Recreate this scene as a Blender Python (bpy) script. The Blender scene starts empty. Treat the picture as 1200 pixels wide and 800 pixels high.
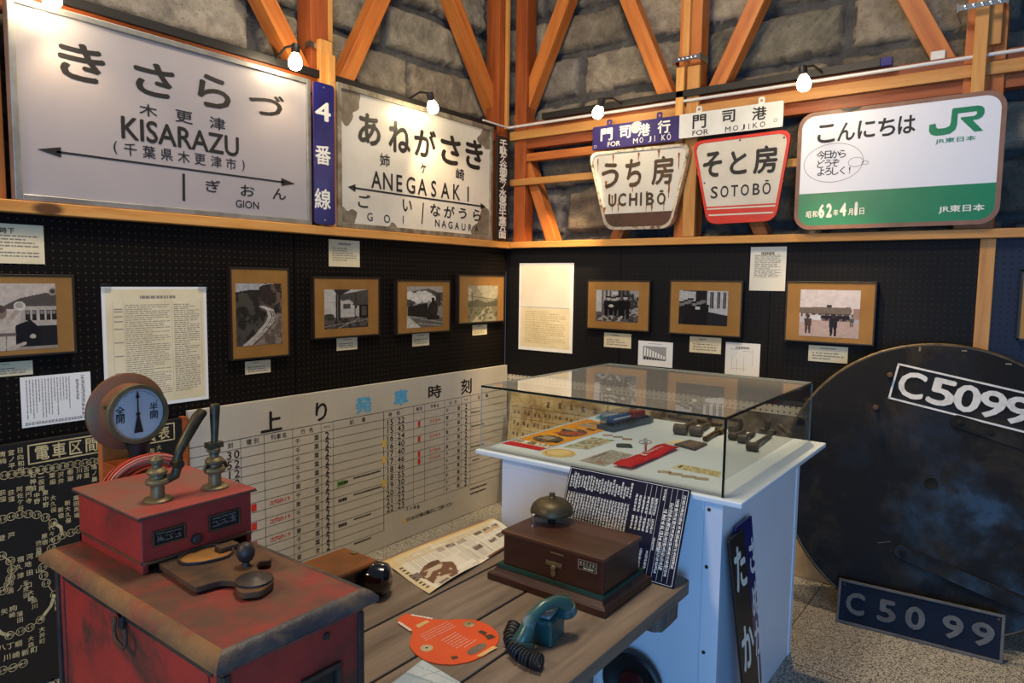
import bpy, bmesh, math, random
import numpy as np
from mathutils import Matrix, Vector, noise, Quaternion
random.seed(7)
SC = bpy.context.scene
COL = SC.collection

# ------------------------------------------------------------------ camera
FPX = 815.638
YAW, PITCH, ROLL = 2.219100, -0.087633, 0.013577
CAM = Vector((2.8596, -3.6998, 1.4921))
_f = Vector((math.cos(YAW)*math.cos(PITCH), math.sin(YAW)*math.cos(PITCH), math.sin(PITCH)))
_r0 = Vector((math.sin(YAW), -math.cos(YAW), 0)); _u0 = _r0.cross(_f)
_r = _r0*math.cos(ROLL) + _u0*math.sin(ROLL); _u = -_r0*math.sin(ROLL) + _u0*math.cos(ROLL)
cd = bpy.data.cameras.new('camera'); cam = bpy.data.objects.new('camera', cd); COL.objects.link(cam)
cd.sensor_width = 36; cd.lens = FPX/1200*36; cd.clip_start = 0.02
cam.matrix_world = Matrix(((_r.x, _u.x, -_f.x, CAM.x), (_r.y, _u.y, -_f.y, CAM.y), (_r.z, _u.z, -_f.z, CAM.z), (0, 0, 0, 1)))
SC.camera = cam
SC.view_settings.view_transform = 'Standard'; SC.view_settings.look = 'None'
SC.view_settings.gamma = 1; SC.view_settings.use_curve_mapping = False
SC.view_settings.exposure = 0.0

# ------------------------------------------------------------------ world and daylight
wd = bpy.data.worlds.new('world'); SC.world = wd; wd.use_nodes = True
bg = wd.node_tree.nodes['Background']; bg.inputs[0].default_value = (0.62, 0.74, 1.0, 1); bg.inputs[1].default_value = 0.22

def area(name, loc, target, size, energy, color, sy=None):
    l = bpy.data.lights.new(name, 'AREA'); l.energy = energy; l.color = color; l.size = size
    if sy: l.shape = 'RECTANGLE'; l.size_y = sy
    o = bpy.data.objects.new(name, l); COL.objects.link(o); o.location = loc
    o.rotation_euler = (Vector(target)-Vector(loc)).to_track_quat('-Z', 'Y').to_euler()
    return o
area('doorway_daylight', (4.15, -5.7, 1.0), (2.4, -1.0, 0.5), 1.2, 100, (0.15, 0.46, 1.0), 1.8)
area('ceiling_lamp_light', (1.5, -2.2, 4.1), (0.9, -1.4, 0.4), 0.7, 74, (1.0, 0.82, 0.58))  # unseen warm area light, added to light the room from overhead
area('ceiling_lamp_light', (0.9, -4.9, 2.7), (1.4, -3.0, 0.8), 0.5, 34, (1.0, 0.76, 0.50))  # unseen warm area light, added to brighten the red instrument's near face

# ------------------------------------------------------------------ helpers
def ray(px, py):
    return _f + _r*((px-600)/FPX) - _u*((py-400)/FPX)
def project(P):
    d = P-CAM; w = d.dot(_f)
    return (600+FPX*d.dot(_r)/w, 400-FPX*d.dot(_u)/w)

class Plane:
    def __init__(s, o, X, Y):
        X = Vector(X).normalized(); N = X.cross(Vector(Y)).normalized(); Y = N.cross(X)
        s.M = Matrix(((X.x, Y.x, N.x, o[0]), (X.y, Y.y, N.y, o[1]), (X.z, Y.z, N.z, o[2]), (0, 0, 0, 1)))
        s.I = s.M.inverted()
    def uv(s, px, py):
        o = s.I @ CAM; d = s.I.to_3x3() @ ray(px, py); t = -o.z/d.z
        return (o.x+d.x*t, o.y+d.y*t)
    def at(s, u, v, d=0): return s.M @ Vector((u, v, d))
    def px(s, u, v, d=0): return project(s.at(u, v, d))
    def box(s, x0, y0, x1, y1, sk=1.0):
        xc, yc = (x0+x1)/2, (y0+y1)/2
        u0, u1 = s.uv(x0, yc)[0], s.uv(x1, yc)[0]; v1, v0 = s.uv(xc, y0)[1], s.uv(xc, y1)[1]
        vi0, vi1 = v0, v1
        for _ in range(8):
            q = [s.px(u, v) for u in (u0, u1) for v in (v0, v1)]
            bx0, bx1 = min(a[0] for a in q), max(a[0] for a in q); by0, by1 = min(a[1] for a in q), max(a[1] for a in q)
            sx = (q[2][0]-q[0][0])/(u1-u0); sy = abs(q[1][1]-q[0][1])/(v1-v0)
            u0 += (x0-bx0)/sx; u1 += (x1-bx1)/sx; v1 -= (y0-by0)/sy; v0 -= (y1-by1)/sy
            if v1-v0 < 0.3*(vi1-vi0): break
        v0 = vi0+(v0-vi0)*sk; v1 = vi1+(v1-vi1)*sk
        return u0, v0, u1, v1
def left(off): return Plane((off, 0, 0), (0, 1, 0), (0, 0, 1))
def right(off): return Plane((0, -off, 0), (1, 0, 0), (0, 0, 1))
def flat(z): return Plane((0, 0, z), (1, 0, 0), (0, 1, 0))
WORLD = flat(0)

WM = {}
def thing(name, label, cat, loc, group=None, M=None, kind=None):
    o = bpy.data.objects.new(name, None); COL.objects.link(o); o.empty_display_size = 0.05
    m = M if M is not None else Matrix.Translation(Vector(loc))
    o.matrix_world = m; WM[o.name] = m.copy()
    tag(o, label, cat, group, kind); return o
def tag(o, label=None, cat=None, group=None, kind=None):
    if label: o['label'] = label
    if cat: o['category'] = cat
    if group: o['group'] = group
    if kind: o['kind'] = kind
    return o

GL = {}
def glyph(s):
    k = s
    if k not in GL:
        c = bpy.data.curves.new('t', 'FONT'); c.body = s; c.resolution_u = 3
        o = bpy.data.objects.new('t', c)
        m = bpy.data.meshes.new_from_object(o)
        v = np.array([(p.co.x, p.co.y) for p in m.vertices]) if len(m.vertices) else np.zeros((1, 2))
        f = [tuple(p.vertices) for p in m.polygons]
        GL[k] = (v, f); bpy.data.objects.remove(o); bpy.data.meshes.remove(m); bpy.data.curves.remove(c)
    return GL[k]

BOLD = ((0, 0), (1, 0), (-1, 0), (0, 1), (0, -1))
class MB:
    def __init__(s, pl=WORLD):
        s.P = pl; s.v = []; s.f = []; s.sm = []
    def add(s, vs, fs, smooth=False):
        b = len(s.v); s.v += [s.P.M @ Vector(p) for p in vs]
        s.f += [tuple(i+b for i in f) for f in fs]; s.sm += [smooth]*len(fs); return s
    def box(s, a, b):
        x0, x1 = sorted((a[0], b[0])); y0, y1 = sorted((a[1], b[1])); z0, z1 = sorted((a[2], b[2]))
        v = [(x, y, z) for z in (z0, z1) for y in (y0, y1) for x in (x0, x1)]
        return s.add(v, [(0, 2, 3, 1), (4, 5, 7, 6), (0, 1, 5, 4), (2, 6, 7, 3), (0, 4, 6, 2), (1, 3, 7, 5)])
    def quad(s, u0, v0, u1, v1, d):
        return s.add([(u0, v0, d), (u1, v0, d), (u1, v1, d), (u0, v1, d)], [(0, 1, 2, 3)])
    def poly(s, pts, d):
        a = sum(p[0]*q[1]-q[0]*p[1] for p, q in zip(pts, pts[1:]+pts[:1]))
        if a < 0: pts = pts[::-1]
        return s.add([(p[0], p[1], d) for p in pts], [tuple(range(len(pts)))])
    def prism(s, pts, d0, d1):
        a = sum(p[0]*q[1]-q[0]*p[1] for p, q in zip(pts, pts[1:]+pts[:1]))
        if a < 0: pts = pts[::-1]
        n = len(pts); v = [(p[0], p[1], d0) for p in pts]+[(p[0], p[1], d1) for p in pts]
        return s.add(v, [tuple(range(n))[::-1], tuple(range(n, 2*n))]+[(i, (i+1) % n, n+(i+1) % n, n+i) for i in range(n)])
    def ring(s, outer, inner, d0, d1):
        n = len(outer)
        a = sum(p[0]*q[1]-q[0]*p[1] for p, q in zip(outer, outer[1:]+outer[:1]))
        if a < 0: outer = outer[::-1]; inner = inner[::-1]
        v = [(p[0], p[1], d) for d in (d0, d1) for L in (outer, inner) for p in L]
        f = []
        for i in range(n):
            j = (i+1) % n
            f += [(2*n+i, 2*n+j, 3*n+j, 3*n+i), (i, n+i, n+j, j), (i, j, 2*n+j, 2*n+i), (n+i, 3*n+i, 3*n+j, n+j)]
        return s.add(v, f)
    def stroke(s, pts, w, d, closed=False):
        P = [Vector((p[0], p[1])) for p in pts]; n = len(P); L = []; R = []
        for i in range(n):
            a = P[i]-P[i-1] if (i > 0 or closed) else P[1]-P[0]
            b = P[(i+1) % n]-P[i] if (i < n-1 or closed) else P[-1]-P[-2]
            a.normalize(); b.normalize(); t = (a+b)
            if t.length < 1e-6: t = a.copy()
            t.normalize(); nn = Vector((-t.y, t.x)); k = w/2/max(0.4, nn.dot(Vector((-a.y, a.x))))
            L.append(P[i]+nn*k); R.append(P[i]-nn*k)
        v = [(p.x, p.y, d) for p in L]+[(p.x, p.y, d) for p in R]
        m = n if closed else n-1
        return s.add(v, [(n+i, n+(i+1) % n, (i+1) % n, i) for i in range(m)])
    def text(s, t, u0, v0, u1, v1, d, bold=0.0, shear=0.0):
        v, f = glyph(t); lo, hi = v.min(0)-bold, v.max(0)+bold; k = np.maximum(hi-lo, 1e-6)
        for i, (a, b) in enumerate(BOLD if bold else BOLD[:1]):
            w = (v+np.array((a, b))*bold-lo)/k
            s.add([(u0+p[0]*(u1-u0)+shear*p[1], v0+p[1]*(v1-v0), d+i*1e-5) for p in w], f)
        return s
    def em(s, t, uc, vc, size, d, bold=0.0, wx=1.0):
        v, f = glyph(t); c = (v.max(0)+v.min(0))/2
        for i, (a, b) in enumerate(BOLD if bold else BOLD[:1]):
            s.add([(uc+(p[0]-c[0]+a*bold)*size*wx, vc+(p[1]-c[1]+b*bold)*size, d+i*1e-5) for p in v], f)
        return s
    def tpx(s, t, x0, y0, x1, y1, d, bold=0.0, sk=0.75):
        return s.text(t, *s.P.box(x0, y0, x1, y1, sk), d, bold)
    def row(s, chars, a, b, size, d, bold=0.0, wx=1.0):
        n = len(chars)
        for i, c in enumerate(chars):
            k = i/(n-1) if n > 1 else 0
            if c != ' ': s.em(c, a[0]+(b[0]-a[0])*k, a[1]+(b[1]-a[1])*k, size, d, bold, wx)
        return s
    def scribble(s, uc, vc, z, d, rnd):
        h = z*0.44; t = z*0.12
        for k in range(3):
            y = vc+h*(0.8-0.8*k)+rnd.uniform(-.1, .1)*z; a = rnd.uniform(.55, 1)*h
            s.quad(uc-a, y-t/2, uc+a, y+t/2, d)
        for k in range(2):
            x = uc+rnd.choice((-.6, -.2, 0, .5))*h; s.quad(x-t/2, vc-rnd.uniform(.5, 1)*h, x+t/2, vc+rnd.uniform(.4, 1)*h, d+0.00005)
        s.stroke([(uc, vc), (uc+rnd.choice((-1, 1))*h*.8, vc-h*.9)], t, d+0.0001)
        return s
    def lines(s, u0, v0, u1, v1, n, d, rnd, fill=0.45, word=0.02, vert=False):
        for i in range(n):
            if vert: c = u1-(i+.5)*(u1-u0)/n; a, b, hh = v1, v0, (u1-u0)/n*fill/2
            else: c = v1-(i+.5)*(v1-v0)/n; a, b, hh = u0, u1, (v1-v0)/n*fill/2
            L = abs(b-a); p = 0; end = L*rnd.choice((1, 1, .95, .6, .85))
            while p < end:
                w = min(word*rnd.uniform(.4, 1.8), end-p)
                if vert: s.quad(c-hh, v1-p-w, c+hh, v1-p, d)
                else: s.quad(u0+p, c-hh, u0+p+w, c+hh, d)
                p += w+word*rnd.uniform(.12, .4)
        return s
    def tube(s, pts, r, seg=10, cap=True, closed=False):
        P = [Vector(p) for p in pts]; n = len(P); rs = r if isinstance(r, (list, tuple)) else [r]*n
        v = []; up = None
        for i in range(n):
            if closed: t = P[(i+1) % n]-P[i-1]
            else: t = P[min(i+1, n-1)]-P[max(i-1, 0)]
            t.normalize()
            if up is None: up = t.orthogonal().normalized()
            up = (up-t*up.dot(t)).normalized(); w = t.cross(up)
            v += [tuple(P[i]+(up*math.cos(a)+w*math.sin(a))*rs[i]) for a in [2*math.pi*k/seg for k in range(seg)]]
        f = []
        for i in range(n if closed else n-1):
            j = (i+1) % n
            for k in range(seg): f.append((i*seg+k, i*seg+(k+1) % seg, j*seg+(k+1) % seg, j*seg+k))
        s.add(v, f, True)
        if cap and not closed:
            b = len(s.v)-len(v)
            s.f += [tuple(b+k for k in range(seg))[::-1], tuple(b+(n-1)*seg+k for k in range(seg))]; s.sm += [False]*2
        return s
    def lathe(s, prof, o=(0, 0, 0), ax=(0, 0, 1), seg=28):
        A = Vector(ax).normalized(); X = A.orthogonal().normalized(); Y = A.cross(X); O = Vector(o)
        v = []; n = len(prof)
        for r, h in prof:
            v += [tuple(O+A*h+(X*math.cos(a)+Y*math.sin(a))*max(r, 1e-5)) for a in [2*math.pi*k/seg for k in range(seg)]]
        f = [(i*seg+k, i*seg+(k+1) % seg, (i+1)*seg+(k+1) % seg, (i+1)*seg+k) for i in range(n-1) for k in range(seg)]
        return s.add(v, f, True)
    def build(s, name, m, parent=None, bevel=0.0, label=None, cat=None, group=None, kind=None, seg=2, M=None):
        V = s.v
        if parent is not None: T = WM[parent.name]
        elif M is not None: T = M
        else:
            a = np.array([tuple(p) for p in V]); lo, hi = a.min(0), a.max(0)
            T = Matrix.Translation(Vector(((lo[0]+hi[0])/2, (lo[1]+hi[1])/2, lo[2])))
        I = T.inverted()
        me = bpy.data.meshes.new(name); me.from_pydata([tuple(I @ p) for p in V], [], s.f); me.update()
        me.polygons.foreach_set('use_smooth', s.sm)
        if any(s.sm): me.set_sharp_from_angle(angle=math.radians(38))
        o = bpy.data.objects.new(name, me); COL.objects.link(o)
        if m: me.materials.append(m)
        if parent is not None:
            o.parent = parent; WM[o.name] = T.copy()
        else:
            o.matrix_world = T; WM[o.name] = T.copy()
        if bevel:
            b = o.modifiers.new('bevel', 'BEVEL'); b.width = bevel; b.segments = seg; b.limit_method = 'ANGLE'; b.angle_limit = math.radians(40)
        return tag(o, label, cat, group, kind)

def rrect(u0, v0, u1, v1, r, n=6):
    out = []
    for cx, cy, a0 in ((u1-r, v1-r, 0), (u0+r, v1-r, 90), (u0+r, v0+r, 180), (u1-r, v0+r, 270)):
        out += [(cx+r*math.cos(math.radians(a0+90*k/n)), cy+r*math.sin(math.radians(a0+90*k/n))) for k in range(n+1)]
    return out
def circ(u, v, r, n=32, ry=None): return [(u+r*math.cos(2*math.pi*k/n), v+(ry or r)*math.sin(2*math.pi*k/n)) for k in range(n)]
def roundpoly(pts, r, n=5):
    out = []; N = len(pts)
    for i in range(N):
        p = Vector(pts[i]); a = (Vector(pts[i-1])-p); b = (Vector(pts[(i+1) % N])-p)
        ra = min(r, a.length*.45, b.length*.45); A = p+a.normalized()*ra; B = p+b.normalized()*ra
        for k in range(n+1):
            t = k/n; q = A*(1-t)**2+p*2*t*(1-t)+B*t*t; out.append((q.x, q.y))
    return out
def shrink(pts, k):
    cx = sum(p[0] for p in pts)/len(pts); cy = sum(p[1] for p in pts)/len(pts)
    hx = max(p[0] for p in pts)-cx; hy = max(p[1] for p in pts)-cy
    return [(cx+(p[0]-cx)*(1-k/hx), cy+(p[1]-cy)*(1-k/hy)) for p in pts]

# ------------------------------------------------------------------ materials
def lin(c):
    return tuple(((x/255)/12.92 if x/255 <= .04045 else ((x/255+.055)/1.055)**2.4) for x in c)
def rgba(c): return (*lin(c), 1)
def nodes(name):
    m = bpy.data.materials.new(name); m.use_nodes = True; nt = m.node_tree
    return m, nt, nt.nodes['Principled BSDF']
def N(nt, t, **kw):
    n = nt.nodes.new(t)
    for k, v in kw.items():
        if k.startswith('_'): setattr(n, k[1:], v)
        else: n.inputs[k.replace('9', ' ')].default_value = v
    return n
def ramp(nt, stops):
    r = nt.nodes.new('ShaderNodeValToRGB'); e = r.color_ramp.elements
    while len(e) < len(stops): e.new(.5)
    for i, (p, c) in enumerate(stops): e[i].position = p; e[i].color = c if len(c) == 4 else rgba(c)
    return r
def mix(nt, fac, a, b, blend='MIX'):
    n = nt.nodes.new('ShaderNodeMix'); n.data_type = 'RGBA'; n.blend_type = blend
    for i, x in ((0, fac), (6, a), (7, b)):
        if hasattr(x, 'links'): nt.links.new(x, n.inputs[i])
        else: n.inputs[i].default_value = x
    return n.outputs[2]
def coords(nt, scale=(1, 1, 1)):
    tc = N(nt, 'ShaderNodeTexCoord'); mp = N(nt, 'ShaderNodeMapping'); mp.inputs['Scale'].default_value = scale
    nt.links.new(tc.outputs['Object'], mp.inputs[0])
    oi = N(nt, 'ShaderNodeObjectInfo'); mu = N(nt, 'ShaderNodeMath', _operation='MULTIPLY'); mu.inputs[1].default_value = 17.3
    nt.links.new(oi.outputs['Random'], mu.inputs[0]); nt.links.new(mu.outputs[0], mp.inputs['Location'])
    return mp.outputs[0]
def mat(name, c, c2=None, rough=.5, metal=0.0, scale=6, lo=.4, hi=.65, detail=6, bump=0.0, bscale=60, stretch=(1, 1, 1), coat=0.0, r2=None, spec=.5, c3=None, s3=2.0):
    m, nt, b = nodes(name); L = nt.links
    b.inputs['Base Color'].default_value = rgba(c); b.inputs['Roughness'].default_value = rough; b.inputs['Metallic'].default_value = metal
    b.inputs['Coat Weight'].default_value = coat; b.inputs['Specular IOR Level'].default_value = spec
    if c2 or bump: co = coords(nt, stretch)
    if c2:
        n = N(nt, 'ShaderNodeTexNoise', Scale=scale, Detail=detail, Roughness=.62); L.new(co, n.inputs['Vector'])
        r = ramp(nt, [(lo, (0, 0, 0, 1)), (hi, (1, 1, 1, 1))]); L.new(n.outputs[0], r.inputs[0])
        out = mix(nt, r.outputs[0], rgba(c), rgba(c2))
        if c3:
            n2 = N(nt, 'ShaderNodeTexNoise', Scale=s3, Detail=8, Roughness=.7, Distortion=.4); L.new(co, n2.inputs['Vector'])
            q = ramp(nt, [(.5, (0, 0, 0, 1)), (.62, (1, 1, 1, 1))]); L.new(n2.outputs[0], q.inputs[0])
            out = mix(nt, q.outputs[0], out, rgba(c3))
        L.new(out, b.inputs['Base Color'])
        if r2 is not None:
            mr = N(nt, 'ShaderNodeMapRange'); mr.inputs['To Min'].default_value = rough; mr.inputs['To Max'].default_value = r2
            L.new(r.outputs[0], mr.inputs[0]); L.new(mr.outputs[0], b.inputs['Roughness'])
    if bump:
        n = N(nt, 'ShaderNodeTexNoise', Scale=bscale, Detail=5); L.new(co, n.inputs['Vector'])
        bp = N(nt, 'ShaderNodeBump', Strength=bump, Distance=.004); L.new(n.outputs[0], bp.inputs['Height']); L.new(bp.outputs[0], b.inputs['Normal'])
    return m
def wood(name, a, b_, dark, rough=.5, grain=26, knots=True, bump=.25, coat=0.0, ax=0):
    """wood grain running along the object's local axis ax"""
    m, nt, b = nodes(name); L = nt.links
    st = [1, 1, 1]; st[ax] = .09
    co = coords(nt, tuple(st))
    n = N(nt, 'ShaderNodeTexNoise', Scale=grain, Detail=7, Roughness=.6, Distortion=.5); L.new(co, n.inputs['Vector'])
    r = ramp(nt, [(.3, a), (.55, b_), (.78, dark)]); L.new(n.outputs[0], r.inputs[0]); out = r.outputs[0]
    n2 = N(nt, 'ShaderNodeTexNoise', Scale=3.2, Detail=3); L.new(co, n2.inputs['Vector'])
    r2 = ramp(nt, [(.35, (.78, .72, .68, 1)), (.65, (1.08, 1.06, 1.02, 1))]); L.new(n2.outputs[0], r2.inputs[0])
    out = mix(nt, 1.0, out, r2.outputs[0], 'MULTIPLY')
    if knots:
        st2 = [1, 1, 1]; st2[ax] = .45
        vo = N(nt, 'ShaderNodeTexVoronoi', Scale=3.1); L.new(coords(nt, tuple(st2)), vo.inputs['Vector'])
        rk = ramp(nt, [(.05, (1, 1, 1, 1)), (.085, (0, 0, 0, 1))]); L.new(vo.outputs['Distance'], rk.inputs[0])
        out = mix(nt, rk.outputs[0], out, rgba(tuple(x*.55 for x in dark)))
    L.new(out, b.inputs['Base Color']); b.inputs['Roughness'].default_value = rough; b.inputs['Coat Weight'].default_value = coat
    bp = N(nt, 'ShaderNodeBump', Strength=bump, Distance=.003); L.new(n.outputs[0], bp.inputs['Height']); L.new(bp.outputs[0], b.inputs['Normal'])
    return m
def pegmat(name, base, hole, axis, pitch=.0265, rad=.13, rough=.6, spec=.3):
    m, nt, b = nodes(name); L = nt.links
    tc = N(nt, 'ShaderNodeTexCoord'); sp = N(nt, 'ShaderNodeSeparateXYZ'); L.new(tc.outputs['Object'], sp.inputs[0])
    def cell(o):
        d = N(nt, 'ShaderNodeMath', _operation='DIVIDE'); d.inputs[1].default_value = pitch; L.new(o, d.inputs[0])
        fr = N(nt, 'ShaderNodeMath', _operation='FRACT'); L.new(d.outputs[0], fr.inputs[0])
        sb = N(nt, 'ShaderNodeMath', _operation='SUBTRACT'); sb.inputs[1].default_value = .5; L.new(fr.outputs[0], sb.inputs[0])
        p = N(nt, 'ShaderNodeMath', _operation='MULTIPLY'); L.new(sb.outputs[0], p.inputs[0]); L.new(sb.outputs[0], p.inputs[1]); return p.outputs[0]
    s = N(nt, 'ShaderNodeMath', _operation='ADD'); L.new(cell(sp.outputs[axis]), s.inputs[0]); L.new(cell(sp.outputs[2]), s.inputs[1])
    lt = N(nt, 'ShaderNodeMath', _operation='LESS_THAN'); lt.inputs[1].default_value = rad*rad; L.new(s.outputs[0], lt.inputs[0])
    L.new(mix(nt, lt.outputs[0], rgba(base), rgba(hole)), b.inputs['Base Color'])
    b.inputs['Roughness'].default_value = rough; b.inputs['Specular IOR Level'].default_value = spec
    return m
def attrmat(name, rough=.5, spec=.3):
    m, nt, b = nodes(name); a = N(nt, 'ShaderNodeVertexColor'); a.layer_name = 'col'
    nt.links.new(a.outputs[0], b.inputs['Base Color']); b.inputs['Roughness'].default_value = rough; b.inputs['Specular IOR Level'].default_value = spec
    return m
def emis(name, c, s):
    m, nt, b = nodes(name); b.inputs['Emission Color'].default_value = (*c, 1); b.inputs['Emission Strength'].default_value = s
    b.inputs['Base Color'].default_value = (*c, 1); return m
def glassmat(name, tint=(.93, .97, .95), gloss=1.0, rough=.0, dust=0.0):
    m = bpy.data.materials.new(name); m.use_nodes = True; nt = m.node_tree; nt.nodes.remove(nt.nodes['Principled BSDF'])
    t = N(nt, 'ShaderNodeBsdfTransparent'); t.inputs[0].default_value = (*tint, 1)
    g = N(nt, 'ShaderNodeBsdfGlossy'); g.inputs['Roughness'].default_value = rough
    fr = N(nt, 'ShaderNodeFresnel', IOR=1.5); mu = N(nt, 'ShaderNodeMath', _operation='MULTIPLY'); mu.inputs[1].default_value = gloss; mu.use_clamp = True
    nt.links.new(fr.outputs[0], mu.inputs[0])
    mx = N(nt, 'ShaderNodeMixShader'); nt.links.new(mu.outputs[0], mx.inputs[0]); nt.links.new(t.outputs[0], mx.inputs[1]); nt.links.new(g.outputs[0], mx.inputs[2])
    out = mx.outputs[0]
    if dust:
        df = N(nt, 'ShaderNodeBsdfDiffuse'); df.inputs[0].default_value = (.8, .8, .76, 1); m2 = N(nt, 'ShaderNodeMixShader'); m2.inputs[0].default_value = dust
        nt.links.new(out, m2.inputs[1]); nt.links.new(df.outputs[0], m2.inputs[2]); out = m2.outputs[0]
    nt.links.new(out, nt.nodes['Material Output'].inputs[0]); return m

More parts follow.
